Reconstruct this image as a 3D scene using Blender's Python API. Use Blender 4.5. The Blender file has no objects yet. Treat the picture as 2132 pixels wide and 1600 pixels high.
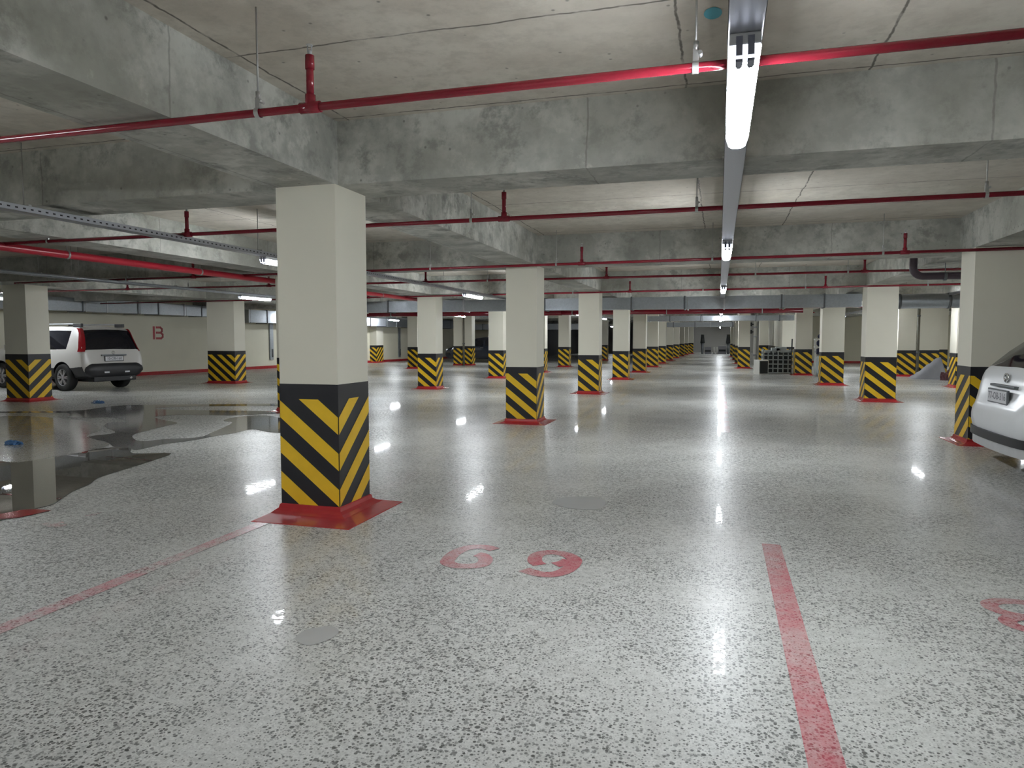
import bpy, bmesh, math, random
from mathutils import Vector, Matrix
S = bpy.context.scene
COL = S.collection
random.seed(7)
PI = math.pi

# ---------------------------------------------------------------- materials
def new_mat(name):
    m = bpy.data.materials.new(name); m.use_nodes = True
    nt = m.node_tree; nt.nodes.clear()
    out = nt.nodes.new('ShaderNodeOutputMaterial')
    b = nt.nodes.new('ShaderNodeBsdfPrincipled')
    nt.links.new(b.outputs[0], out.inputs[0])
    return m, nt, b
def N(nt, t, **kw):
    n = nt.nodes.new(t)
    for k, v in kw.items(): setattr(n, k, v)
    return n
def L(nt, a, b): nt.links.new(a, b)
def math_(nt, op, a, b=None, c=None, clamp=False):
    n = N(nt, 'ShaderNodeMath', operation=op); n.use_clamp = clamp
    for i, v in enumerate((a, b, c)):
        if v is None: continue
        if isinstance(v, (int, float)): n.inputs[i].default_value = v
        else: L(nt, v, n.inputs[i])
    return n.outputs[0]
def mixc(nt, f, a, b, mode='MIX'):
    n = N(nt, 'ShaderNodeMix', data_type='RGBA', blend_type=mode)
    for i, v in ((0, f), (6, a), (7, b)):
        if isinstance(v, (int, float)): n.inputs[i].default_value = v
        elif isinstance(v, tuple): n.inputs[i].default_value = (*v, 1) if len(v) == 3 else v
        else: L(nt, v, n.inputs[i])
    return n.outputs[2]
def noise(nt, vec, scale, detail=3, rough=.55):
    n = N(nt, 'ShaderNodeTexNoise'); n.inputs['Scale'].default_value = scale
    n.inputs['Detail'].default_value = detail; n.inputs['Roughness'].default_value = rough
    L(nt, vec, n.inputs['Vector']); return n.outputs['Fac']
def ramp(nt, f, lo, hi, a=0., b=1.):
    n = N(nt, 'ShaderNodeMapRange'); n.interpolation_type = 'SMOOTHSTEP'
    n.inputs['From Min'].default_value = lo; n.inputs['From Max'].default_value = hi
    n.inputs['To Min'].default_value = a; n.inputs['To Max'].default_value = b
    L(nt, f, n.inputs['Value']); return n.outputs[0]
def wpos(nt):
    return N(nt, 'ShaderNodeNewGeometry').outputs['Position']
def opos(nt):
    return N(nt, 'ShaderNodeTexCoord').outputs['Object']
def bump(nt, b, h, strength, dist=.01):
    n = N(nt, 'ShaderNodeBump'); n.inputs['Strength'].default_value = strength
    n.inputs['Distance'].default_value = dist; L(nt, h, n.inputs['Height']); L(nt, n.outputs[0], b.inputs['Normal'])
def plain(name, col, rough=.5, metal=0., var=.06, scale=8., spec=.5):
    m, nt, b = new_mat(name)
    f = noise(nt, opos(nt), scale, 4)
    lo = tuple(max(0, c*(1-var*2)) for c in col); hi = tuple(min(1, c*(1+var*2)) for c in col)
    L(nt, mixc(nt, f, lo, hi), b.inputs['Base Color'])
    b.inputs['Roughness'].default_value = rough; b.inputs['Metallic'].default_value = metal
    b.inputs['Specular IOR Level'].default_value = spec
    return m

def floor_nodes(nt):
    """polished concrete colour with dark aggregate; returns colour, roughness, height"""
    p = wpos(nt)
    big = noise(nt, p, .55, 2); mid = noise(nt, p, 3.2, 4, .65)
    base = mixc(nt, ramp(nt, mid, .2, .8), (.58, .58, .545), (.72, .72, .685))
    grit = noise(nt, p, 22, 3, .75)
    base = mixc(nt, ramp(nt, grit, .42, .68, 0, .5), base, (.40, .40, .375))
    base = mixc(nt, ramp(nt, big, .38, .66, 0, .45), base, (.60, .605, .59))
    fine = noise(nt, p, 120, 1)
    base = mixc(nt, ramp(nt, fine, .35, .65, 0, .45), base, (.40, .40, .38))
    dens = ramp(nt, noise(nt, p, 1.1, 4, .68), .3, .58)
    masks = []
    for sc, lo, amp in ((42, .12, .32), (80, .15, .38)):
        v = N(nt, 'ShaderNodeTexVoronoi'); v.inputs['Scale'].default_value = sc
        L(nt, p, v.inputs['Vector'])
        sep = N(nt, 'ShaderNodeSeparateColor'); L(nt, v.outputs['Color'], sep.inputs[0])
        thr = math_(nt, 'MULTIPLY_ADD', math_(nt, 'POWER', sep.outputs[0], 2. if sc < 50 else 1.2), amp, lo-.06 if sc < 50 else lo)
        thr = math_(nt, 'MULTIPLY', thr, math_(nt, 'MULTIPLY_ADD', dens, .65, .62))
        d = math_(nt, 'SUBTRACT', thr, v.outputs['Distance'])
        k = ramp(nt, d, -.06, .10)
        masks.append(math_(nt, 'MULTIPLY', k, math_(nt, 'MULTIPLY_ADD', sep.outputs[1], .55, .45)))
    mk = math_(nt, 'MAXIMUM', masks[0], masks[1])
    col = mixc(nt, mk, base, (.07, .07, .065))
    h = mid
    return col, .32, h
def make_floor():
    m, nt, b = new_mat('polished_concrete_floor')
    c, r, h = floor_nodes(nt)
    L(nt, c, b.inputs['Base Color']); b.inputs['Roughness'].default_value = r
    bump(nt, b, h, .05, .02)
    b.inputs['Specular IOR Level'].default_value = .36
    p = wpos(nt)
    cm = math_(nt, 'MULTIPLY', ramp(nt, noise(nt, p, 26, 2, .62), .49, .56, 0, 1), ramp(nt, noise(nt, p, .9, 1), .3, .6, .25, .8))
    L(nt, cm, b.inputs['Coat Weight']); b.inputs['Coat Roughness'].default_value = .04
    return m
def make_floorpaint(name, col, wear):
    m, nt, b = new_mat(name)
    c, r, h = floor_nodes(nt)
    p = wpos(nt)
    w = ramp(nt, noise(nt, p, 14, 6, .7), .3, .75, wear*.35, wear)
    w2 = ramp(nt, noise(nt, p, 1.7, 3), .35, .65, 0, .35)
    paint = mixc(nt, noise(nt, p, 40, 3), tuple(x*.82 for x in col), tuple(min(1, x*1.15) for x in col))
    L(nt, mixc(nt, math_(nt, 'MULTIPLY', math_(nt, 'ADD', w, w2), 1., clamp=True), paint, c), b.inputs['Base Color'])
    b.inputs['Roughness'].default_value = .24
    return m
def make_concrete(name, ca, cb, cstain, seam=None, stain_lo=.5, seamk=.9, blot=.25):
    m, nt, b = new_mat(name)
    p = wpos(nt)
    n1 = noise(nt, p, 1.4, 5, .62); n2 = noise(nt, p, 9, 5, .65); n3 = noise(nt, p, .45, 3)
    c = mixc(nt, ramp(nt, n1, .36, .64), ca, cb)
    n4 = noise(nt, p, 3.4, 6, .7)
    c = mixc(nt, ramp(nt, n4, .48, .66, 0, blot), c, tuple(x*.62 for x in ca))
    c = mixc(nt, ramp(nt, n4, .30, .42, blot*.6, 0), c, tuple(min(1, x*1.12) for x in cb))
    c = mixc(nt, ramp(nt, n2, .42, .7, 0, .5), c, tuple(x*.72 for x in ca))
    c = mixc(nt, ramp(nt, n3, stain_lo, stain_lo+.2, 0, .6), c, cstain)
    sp = N(nt, 'ShaderNodeSeparateXYZ'); L(nt, p, sp.inputs[0])
    # sparse dark pits
    v = N(nt, 'ShaderNodeTexVoronoi'); v.inputs['Scale'].default_value = 11; L(nt, p, v.inputs['Vector'])
    vs = N(nt, 'ShaderNodeSeparateColor'); L(nt, v.outputs['Color'], vs.inputs[0])
    pit = math_(nt, 'MULTIPLY', ramp(nt, v.outputs['Distance'], .05, .16, 1, 0), ramp(nt, vs.outputs[0], .72, .8))
    c = mixc(nt, math_(nt, 'MULTIPLY', pit, .65), c, (.05, .045, .04))
    hgt = n2
    if seam:
        wob = math_(nt, 'MULTIPLY_ADD', noise(nt, p, 2.2, 4, .7), .07, -.035)
        lines = None
        for ax, per, off, w in seam:
            q = math_(nt, 'ADD', sp.outputs[ax], wob)
            q = math_(nt, 'DIVIDE', math_(nt, 'SUBTRACT', q, off), per)
            fr = math_(nt, 'ABSOLUTE', math_(nt, 'SUBTRACT', math_(nt, 'FRACT', math_(nt, 'ADD', q, .5)), .5))
            ln = ramp(nt, math_(nt, 'MULTIPLY', fr, per), w*.3, w, 1, 0)
            lines = ln if lines is None else math_(nt, 'MAXIMUM', lines, ln)
            cell = N(nt, 'ShaderNodeTexWhiteNoise', noise_dimensions='1D')
            L(nt, math_(nt, 'FLOOR', q), cell.inputs['W'])
            c = mixc(nt, math_(nt, 'MULTIPLY', cell.outputs['Value'], .22), c, tuple(x*.72 for x in cb))
        brk = ramp(nt, noise(nt, p, 5, 3), .3, .5, .25, .9)
        lines = math_(nt, 'MULTIPLY', lines, brk)
        c = mixc(nt, math_(nt, 'MULTIPLY', lines, seamk), c, (.06, .05, .042))
    L(nt, c, b.inputs['Base Color']); b.inputs['Roughness'].default_value = .75
    b.inputs['Specular IOR Level'].default_value = .3
    bump(nt, b, hgt, .25, .01)
    return m
def make_paintwall(name, col, stain=.06):
    m, nt, b = new_mat(name)
    p = wpos(nt)
    c = mixc(nt, ramp(nt, noise(nt, p, .8, 4), .3, .7), tuple(x*(1-stain) for x in col), col)
    L(nt, c, b.inputs['Base Color'])
    b.inputs['Roughness'].default_value = .55; b.inputs['Specular IOR Level'].default_value = .35
    bump(nt, b, noise(nt, p, 60, 3), .08, .003)
    return m
def make_emit(name, col, strength):
    m, nt, b = new_mat(name)
    b.inputs['Base Color'].default_value = (.9, .9, .92, 1)
    b.inputs['Emission Color'].default_value = (*col, 1); b.inputs['Emission Strength'].default_value = strength
    b.inputs['Roughness'].default_value = .3
    return m
def make_galv(name, col=(.42, .45, .48), rough=.36):
    m, nt, b = new_mat(name)
    p = wpos(nt)
    v = N(nt, 'ShaderNodeTexVoronoi'); v.inputs['Scale'].default_value = 26; L(nt, p, v.inputs['Vector'])
    sep = N(nt, 'ShaderNodeSeparateColor'); L(nt, v.outputs['Color'], sep.inputs[0])
    L(nt, mixc(nt, sep.outputs[0], tuple(x*.94 for x in col), tuple(min(1, x*1.05) for x in col)), b.inputs['Base Color'])
    b.inputs['Metallic'].default_value = .85
    L(nt, ramp(nt, noise(nt, p, 4, 3), .3, .7, rough*.8, rough*1.25), b.inputs['Roughness'])
    bump(nt, b, noise(nt, p, 3.5, 2), .12, .02)
    return m
def make_tray(name):
    """galvanised tray with rows of dark punched slots along Y"""
    m, nt, b = new_mat(name)
    p = wpos(nt); sp = N(nt, 'ShaderNodeSeparateXYZ'); L(nt, p, sp.inputs[0])
    fy = math_(nt, 'ABSOLUTE', math_(nt, 'SUBTRACT', math_(nt, 'FRACT', math_(nt, 'DIVIDE', sp.outputs[1], .07)), .5))
    my = ramp(nt, fy, .17, .21, 1, 0)
    fz = math_(nt, 'ABSOLUTE', math_(nt, 'SUBTRACT', sp.outputs[2], 2.4975))
    mz = ramp(nt, fz, .005, .008, 1, 0)
    k = math_(nt, 'MULTIPLY', my, mz)
    L(nt, mixc(nt, k, (.36, .37, .40), (.02, .02, .02)), b.inputs['Base Color'])
    b.inputs['Metallic'].default_value = .5; b.inputs['Roughness'].default_value = .35
    return m

M = {}
M['floor'] = make_floor()
M['ceiling'] = make_concrete('ceiling_concrete', (.55, .50, .425), (.68, .635, .555), (.46, .42, .355),
                             seam=((1, 1.22, 3.65, .011), (0, 3.6, -.235, .011), (0, 3.6, .865, .011)), stain_lo=.52)
M['beam'] = make_concrete('beam_concrete', (.36, .365, .33), (.66, .66, .61), (.24, .235, .19),
                          seam=((1, 2.44, 3.2, .009), (0, 2.44, -.9, .009)), stain_lo=.44, seamk=.4, blot=.95)
M['pillar'] = make_paintwall('cream_pillar_paint', (.80, .77, .655))
M['wall'] = make_paintwall('cream_wall_paint', (.80, .765, .62))
M['wallgrey'] = make_paintwall('grey_wall', (.5, .49, .47))
M['black'] = plain('black_paint', (.016, .016, .020), .38, var=.15)
M['yellow'] = plain('yellow_paint', (.84, .53, .02), .40, var=.06)
M['skirt'] = plain('red_skirting_paint', (.42, .035, .04), .16, var=.12)
M['redline'] = make_floorpaint('worn_red_line', (.52, .075, .11), .36)
M['pinkline'] = make_floorpaint('faded_red_line', (.60, .20, .24), .75)
M['pinkmark'] = make_floorpaint('faint_red_smudge', (.60, .24, .26), .95)
M['redwet'] = plain('wet_red_paint', (.30, .02, .025), .1)
M['redwall'] = plain('red_wall_paint', (.45, .05, .055), .4)
M['pipe'] = plain('red_pipe_paint', (.24, .014, .028), .15, var=.12, scale=3)
M['mainpipe'] = plain('red_main_pipe_paint', (.42, .018, .035), .28, var=.1, scale=3)
M['galv'] = make_galv('galvanised_steel')
M['galvdark'] = plain('dark_flange_steel', (.16, .17, .18), .5, .5)
M['rod'] = plain('zinc_rod', (.46, .46, .45), .4, .6)
M['tray'] = make_tray('perforated_tray_steel')
M['lamp'] = make_emit('lamp_diffuser', (.90, .95, 1.0), 100.)
M['lampcap'] = make_emit('lamp_end_cap', (.80, .86, 1.0), 2.2)
M['lampbase'] = plain('lamp_housing', (.62, .63, .66), .4)
M['lampclip'] = plain('lamp_end_reflector', (.20, .21, .27), .4)
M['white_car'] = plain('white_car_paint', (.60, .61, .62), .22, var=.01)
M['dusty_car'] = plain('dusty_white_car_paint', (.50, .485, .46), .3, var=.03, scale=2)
M['black_car'] = plain('black_car_paint', (.012, .014, .02), .15, var=.05)
M['glass'] = plain('tinted_car_glass', (.006, .006, .009), .06, var=.05)
M['plastic'] = plain('black_plastic', (.016, .016, .018), .5)
M['tyre'] = plain('tyre_rubber', (.014, .014, .014), .75)
M['alloy'] = plain('alloy_rim', (.42, .42, .44), .3, .7)
M['chrome'] = plain('chrome', (.75, .76, .78), .14, 1.)
M['silver'] = plain('silver_trim', (.55, .56, .58), .3, .6)
M['tail'] = plain('red_tail_light', (.22, .006, .010), .12)
M['plate'] = plain('plate_white', (.55, .55, .57), .4)
M['plate_ink'] = plain('plate_ink', (.16, .16, .18), .5)
M['pvc'] = plain('grey_drain_pipe', (.075, .055, .07), .35)
M['wpipe'] = plain('white_pipe', (.72, .71, .66), .45)
M['brownpipe'] = plain('olive_pipe', (.17, .16, .12), .5)
M['sack'] = plain('grey_sheet', (.23, .23, .25), .6)
M['maroon'] = plain('maroon_cloth', (.10, .035, .04), .7)
M['navy'] = plain('navy_cloth', (.025, .028, .06), .8)
M['wrap'] = plain('pale_wrap', (.50, .56, .58), .35)
M['mesh'] = plain('grey_crate_plastic', (.30, .33, .32), .55)
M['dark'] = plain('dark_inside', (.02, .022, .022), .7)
M['cyan'] = plain('cyan_spray', (.10, .38, .46), .7)
M['blue'] = plain('blue_plastic', (.06, .16, .34), .4)
def make_water():
    m, nt, b = new_mat('standing_water')
    p = wpos(nt)
    L(nt, mixc(nt, noise(nt, p, 1.2, 3), (.10, .092, .075), (.15, .138, .115)), b.inputs['Base Color'])
    b.inputs['Roughness'].default_value = .012; b.inputs['Specular IOR Level'].default_value = .45
    bump(nt, b, noise(nt, p, 1.1, 1), .02, .02)
    return m
M['water'] = make_water()
def make_damp(name, k, rough):
    m, nt, b = new_mat(name)
    c, r, h = floor_nodes(nt)
    L(nt, mixc(nt, 1., c, (k, k*.97, k*.92), 'MULTIPLY'), b.inputs['Base Color'])
    b.inputs['Roughness'].default_value = rough
    return m
M['patch'] = plain('smooth_repair_mortar', (.43, .43, .42), .25, var=.05, scale=3)
M['wet'] = make_damp('wet_concrete', .36, .08)
M['damp'] = make_damp('damp_concrete', .72, .12)

# ---------------------------------------------------------------- mesh helpers
def link(name, bm, mats, parent=None, smooth=False, loc=None):
    me = bpy.data.meshes.new(name); bm.normal_update(); bm.to_mesh(me); bm.free()
    if not isinstance(mats, (list, tuple)): mats = [mats]
    for m in mats: me.materials.append(M[m] if isinstance(m, str) else m)
    if smooth:
        for p in me.polygons: p.use_smooth = True
        try: me.set_sharp_from_angle(angle=math.radians(38))
        except Exception: pass
    o = bpy.data.objects.new(name, me); COL.objects.link(o)
    if parent: o.parent = parent
    if loc: o.location = loc
    return o
def root(name, label, cat, loc=(0, 0, 0), rz=0., group=None):
    o = bpy.data.objects.new(name, None); COL.objects.link(o); o.empty_display_size = .1
    o.location = loc; o.rotation_euler = (0, 0, rz); return tag(o, label, cat, group)
def tag(o, label, cat, group=None, kind='thing'):
    o['label'] = label; o['category'] = cat; o['kind'] = kind
    if group: o['group'] = group
    return o
def struct(o):
    o['kind'] = 'structure'; return o
def copy_thing(o, loc, label, rz=None):
    c = o.copy(); COL.objects.link(c); c.location = loc; c['label'] = label
    if rz is not None: c.rotation_euler = (0, 0, rz)
    for ch in list(o.children):
        d = ch.copy(); COL.objects.link(d); d.parent = c
        for g in list(ch.children):
            e = g.copy(); COL.objects.link(e); e.parent = d
    return c
def box(bm, x0, x1, y0, y1, z0, z1, mi=0, bev=0.):
    vs = [bm.verts.new(v) for v in ((x0,y0,z0),(x1,y0,z0),(x1,y1,z0),(x0,y1,z0),(x0,y0,z1),(x1,y0,z1),(x1,y1,z1),(x0,y1,z1))]
    fs = []
    for q in ((3,2,1,0),(4,5,6,7),(0,1,5,4),(1,2,6,5),(2,3,7,6),(3,0,4,7)):
        f = bm.faces.new([vs[i] for i in q]); f.material_index = mi; fs.append(f)
    if bev > 0:
        es = list({e for f in fs for e in f.edges})
        bmesh.ops.bevel(bm, geom=es, offset=bev, segments=2, affect='EDGES', profile=.6)
    return vs
def tube(bm, a, b, r, n=12, mi=0, r2=None, caps=True):
    a = Vector(a); b = Vector(b); d = (b-a).normalized(); r2 = r if r2 is None else r2
    u = d.orthogonal().normalized(); v = d.cross(u)
    A = [bm.verts.new(a+(u*math.cos(2*PI*i/n)+v*math.sin(2*PI*i/n))*r) for i in range(n)]
    B = [bm.verts.new(b+(u*math.cos(2*PI*i/n)+v*math.sin(2*PI*i/n))*r2) for i in range(n)]
    for i in range(n):
        f = bm.faces.new((A[i], A[(i+1)%n], B[(i+1)%n], B[i])); f.material_index = mi; f.smooth = True
    if caps:
        f = bm.faces.new(A[::-1]); f.material_index = mi; f = bm.faces.new(B); f.material_index = mi
def path_tube(bm, pts, r, n=10, mi=0):
    pts = [Vector(p) for p in pts]; rings = []; u = None
    for i, p in enumerate(pts):
        d = (pts[min(i+1, len(pts)-1)]-pts[max(i-1, 0)]).normalized()
        if u is None: u = d.orthogonal().normalized()
        u = (u-d*u.dot(d)).normalized(); v = d.cross(u)
        rings.append([bm.verts.new(p+(u*math.cos(2*PI*k/n)+v*math.sin(2*PI*k/n))*r) for k in range(n)])
    for A, B in zip(rings, rings[1:]):
        for k in range(n):
            f = bm.faces.new((A[k], A[(k+1)%n], B[(k+1)%n], B[k])); f.smooth = True; f.material_index = mi
    bm.faces.new(rings[0][::-1]).material_index = mi; bm.faces.new(rings[-1]).material_index = mi
def lathe(bm, prof, axis='y', n=28, mi=0, c=(0, 0, 0)):
    rings = []
    for r, h in prof:
        ring = []
        for i in range(n):
            a = 2*PI*i/n; q = (r*math.cos(a), h, r*math.sin(a)) if axis == 'y' else (r*math.cos(a), r*math.sin(a), h)
            ring.append(bm.verts.new(Vector(q)+Vector(c)))
        rings.append(ring)
    for A, B in zip(rings, rings[1:]):
        for i in range(n):
            f = bm.faces.new((A[i], A[(i+1)%n], B[(i+1)%n], B[i])); f.material_index = mi; f.smooth = True
def poly(bm, pts, z=0., mi=0, thick=0.):
    vs = [bm.verts.new((p[0], p[1], z)) for p in pts]
    f = bm.faces.new(vs); f.material_index = mi; f.normal_update()
    if f.normal.z < 0: f.normal_flip()
    bmesh.ops.triangulate(bm, faces=[f])
def ribbon(bm, pts, w, z=.002):
    P = [Vector((p[0], p[1])) for p in pts]
    Q = [P[0]]                                    # smooth the centre line (Catmull-Rom)
    for i in range(len(P)-1):
        p0 = P[max(i-1, 0)]; p1 = P[i]; p2 = P[i+1]; p3 = P[min(i+2, len(P)-1)]
        for k in range(1, 5):
            t = k/4
            Q.append(.5*((2*p1)+(p2-p0)*t+(2*p0-5*p1+4*p2-p3)*t*t+(3*p1-p0-3*p2+p3)*t**3))
    Lv, Rv = [], []
    for i, p in enumerate(Q):
        d = (Q[min(i+1, len(Q)-1)]-Q[max(i-1, 0)]).normalized(); n = Vector((-d.y, d.x))
        Lv.append(bm.verts.new((*(p+n*w/2), z))); Rv.append(bm.verts.new((*(p-n*w/2), z)))
    for i in range(len(Q)-1): bm.faces.new((Rv[i], Rv[i+1], Lv[i+1], Lv[i]))
def text_bm(txt, size, xdir, ydir, origin, bold=0.):
    cu = bpy.data.curves.new('glyphs', 'FONT'); cu.body = txt; cu.size = size; cu.align_x = 'CENTER'; cu.align_y = 'CENTER'
    cu.offset = bold; cu.resolution_u = 3
    o = bpy.data.objects.new('glyphs', cu); COL.objects.link(o)
    dg = bpy.context.evaluated_depsgraph_get(); me = bpy.data.meshes.new_from_object(o.evaluated_get(dg))
    bm = bmesh.new(); bm.from_mesh(me)
    X = Vector(xdir); Y = Vector(ydir); Z = X.cross(Y); O = Vector(origin)
    for v in bm.verts: v.co = O+X*v.co.x+Y*v.co.y+Z*v.co.z
    bpy.data.objects.remove(o); bpy.data.curves.remove(cu); bpy.data.meshes.remove(me)
    return bm
WATER= [(-7.731, 5.847), (-7.57, 6.013), (-7.491, 6.349), (-7.49, 6.687), (-7.504, 7.093), (-7.222, 7.238), (-6.817, 6.884), (-6.375, 7.013), (-6.159, 6.366), (-6.066, 5.997), (-5.955, 5.573), (-5.78, 5.304), (-5.632, 4.974), (-5.379, 4.574), (-5.364, 4.413), (-5.364, 4.256), (-5.459, 4.109)]
WET= [(-13.282, 10.094), (-11.977, 10.65), (-11.978, 11.316), (-11.891, 11.863), (-10.923, 12.314), (-9.083, 13.024), (-8.78, 12.65), (-10.277, 12.09), (-10.823, 11.463), (-9.711, 11.42), (-8.128, 11.706), (-7.858, 11.344), (-8.445, 10.852), (-9.455, 10.651), (-9.626, 10.23), (-9.186, 9.922), (-8.59, 9.61), (-8.476, 9.266), (-8.317, 8.688), (-8.097, 8.171), (-7.536, 7.74), (-7.362, 8.006), (-7.055, 8.282), (-7.229, 8.791), (-7.716, 9.866), (-8.066, 10.084), (-8.22, 10.611), (-7.878, 11.017), (-6.947, 10.303), (-6.146, 9.108), (-6.404, 9.033), (-6.873, 9.243), (-6.854, 8.797), (-6.912, 8.478), (-6.904, 8.103), (-6.957, 7.822), (-7.032, 7.581), (-6.994, 7.121), (-7.222, 7.238), (-7.436, 7.222), (-7.942, 7.569), (-8.596, 7.889), (-8.572, 8.335), (-9.3, 8.856), (-9.693, 9.288), (-9.57, 9.535), (-10.294, 9.945), (-11.029, 9.73), (-11.727, 10.311), (-13.089, 9.946)]
DAMP= [(-12.314, 9.354), (-10.723, 9.529), (-9.218, 8.694), (-8.652, 7.911), (-7.85, 7.51), (-7.551, 7.11), (-7.525, 6.378), (-7.787, 5.89)]
SIX= [(-1.401, 4.382), (-1.463, 4.417), (-1.528, 4.419), (-1.579, 4.383), (-1.616, 4.309), (-1.63, 4.213), (-1.623, 4.118), (-1.605, 4.048), (-1.556, 4.007), (-1.495, 4.003), (-1.427, 4.027), (-1.385, 4.075), (-1.392, 4.166), (-1.441, 4.239), (-1.484, 4.256)]
NINE= [(-1.038, 4.159), (-1.087, 4.227), (-1.104, 4.328), (-1.08, 4.398), (-1.022, 4.436), (-0.947, 4.423), (-0.883, 4.373), (-0.845, 4.298), (-0.844, 4.18), (-0.872, 4.075), (-0.923, 4.01), (-0.997, 3.997), (-1.071, 4.026), (-1.111, 4.048)]
NINE2= [(-0.947, 4.185), (-0.906, 4.234), (-0.881, 4.306)]
E1= [(1.591, 4.277), (1.531, 4.282), (1.461, 4.28), (1.397, 4.232), (1.385, 4.173), (1.403, 4.104), (1.435, 4.042), (1.496, 4.03)]
E2= [(1.435, 4.042), (1.399, 3.982), (1.405, 3.917), (1.443, 3.863)]
RED= [(-5.465, 4.172), (-5.432, 4.335), (-5.325, 4.388), (-5.187, 4.384), (-5.196, 4.28), (-5.22, 4.126), (-5.32, 4.059)]
PINK= [(-4.893, 4.027), (-4.879, 4.113), (-4.787, 4.14), (-4.662, 4.068), (-4.672, 3.994), (-4.776, 3.995)]
PINK2= [(-4.776, 4.314), (-4.785, 4.431), (-4.742, 4.459), (-4.712, 4.362)]
PATCH1= [(-1.345, 5.827), (-1.264, 6.041), (-1.02, 6.113), (-0.897, 5.921), (-0.944, 5.661), (-1.184, 5.659)]
PATCH2= [(-1.875, 2.802), (-1.876, 2.904), (-1.786, 2.972), (-1.714, 2.917), (-1.721, 2.82), (-1.778, 2.75)]
# ---------------------------------------------------------------- camera
EYE = 1.40
cam = bpy.data.cameras.new('camera'); co = bpy.data.objects.new('camera', cam); COL.objects.link(co)
cam.sensor_width = 36.; cam.lens = 36.*1470/2132; cam.clip_start = .05; cam.clip_end = 300
co.location = (0, 0, EYE); co.rotation_euler = (math.radians(90-3.6976), 0, math.radians(16.3088))
S.camera = co

# ---------------------------------------------------------------- room shell
ZS, ZB = 3.06, 2.58                     # slab soffit, beam soffit
bm = bmesh.new(); box(bm, -24, 13, -10, 75, -.2, 0); struct(link('floor', bm, 'floor'))
bm = bmesh.new(); box(bm, -24, 13, -10, 75, ZS, ZS+.2); struct(link('ceiling', bm, 'ceiling'))
def wx(y): return -22.3+(y-8)*.105      # the slightly skewed left wall
def prism(bm, pts, z0, z1, mi=0):
    A = [bm.verts.new((*p, z0)) for p in pts]; B = [bm.verts.new((*p, z1)) for p in pts]
    n = len(pts)
    for i in range(n): bm.faces.new((A[i], A[(i+1)%n], B[(i+1)%n], B[i])).material_index = mi
    bm.faces.new(A[::-1]).material_index = mi; bm.faces.new(B).material_index = mi
def wallp(name, pts, mat, z0=0, z1=ZS):
    bm = bmesh.new(); prism(bm, pts, z0, z1); return struct(link(name, bm, mat))
wallp('wall_left', [(wx(-10), -10), (wx(50), 50), (wx(50)-.3, 50), (wx(-10)-.3, -10)], 'wall')
wallp('baseboard_left', [(wx(-10), -10), (wx(-10)+.02, -10), (wx(50)+.02, 50), (wx(50), 50)], 'skirt', 0, .13)
wallp('wall_back_left', [(wx(50)-.3, 50), (-12.6, 50), (-12.6, 50.3), (wx(50)-.3, 50.3)], 'wall')
wallp('baseboard_back', [(wx(50), 49.98), (-12.6, 49.98), (-12.6, 50), (wx(50), 50)], 'skirt', 0, .13)
wallp('wall_recess_left', [(-13, 50.3), (-12.6, 50.3), (-12.6, 74), (-13, 74)], 'dark')  # near-black wall colour stands in for the unlit recess
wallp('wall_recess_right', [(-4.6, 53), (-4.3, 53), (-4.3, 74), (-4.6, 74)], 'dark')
wallp('wall_back', [(-13, 73), (8, 73), (8, 73.3), (-13, 73.3)], 'wallgrey')
wallp('wall_right', [(11.5, -10), (11.8, -10), (11.8, 44), (11.5, 44)], 'wall')
wallp('wall_back_right', [(3.7, 43.6), (11.8, 43.6), (11.8, 43.9), (3.7, 43.9)], 'wall')
wallp('baseboard_right', [(3.7, 43.58), (11.5, 43.58), (11.5, 43.6), (3.7, 43.6)], 'skirt', 0, .13)
wallp('wall_far_right', [(4.1, 43.9), (4.4, 43.9), (4.4, 73), (4.1, 73)], 'wall')
wallp('wall_front', [(-24, -9.7), (12, -9.7), (12, -9.4), (-24, -9.4)], 'wall')
wallp('wall_shear', [(3.05, 38), (3.66, 38), (3.66, 49.5), (3.05, 49.5)], 'pillar')

# beams: along Y over the pillar rows, along X over the bays
def beam(x0, x1, y0, y1):
    bm = bmesh.new(); box(bm, x0, x1, y0, y1, ZB, ZS+.05); o = struct(link('ceiling_beam', bm, 'beam'))
for x0, x1, ya, yb in ((-3.40, -2.84, -9.4, 73), (-8.0, -7.42, -9.4, 50), (-15.3, -14.6, -9.4, 50), (3.17, 3.75, -9.4, 43.6), (6.5, 7.1, -9.4, 43.6), (.86, 1.4, 34.7, 73)):
    beam(x0, x1, ya, yb)
for y in (-1.2, 4.93, 11.2, 17.65, 24.1, 29.4, 34.9, 40.3, 46, 52, 58, 64, 70):
    xb = 11.5 if y < 43 else 4.1
    segs = [wx(y)-.1 if y < 50 else -12.6]
    for a, b in ((-15.3, -14.6), (-8.0, -7.42), (-3.40, -2.84), (3.17, 3.75), (6.5, 7.1)):
        if a > segs[0] and b < xb: segs += [a, b]
    segs.append(xb)
    for a, b in zip(segs[::2], segs[1::2]): beam(a, b, y, y+.53)

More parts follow.
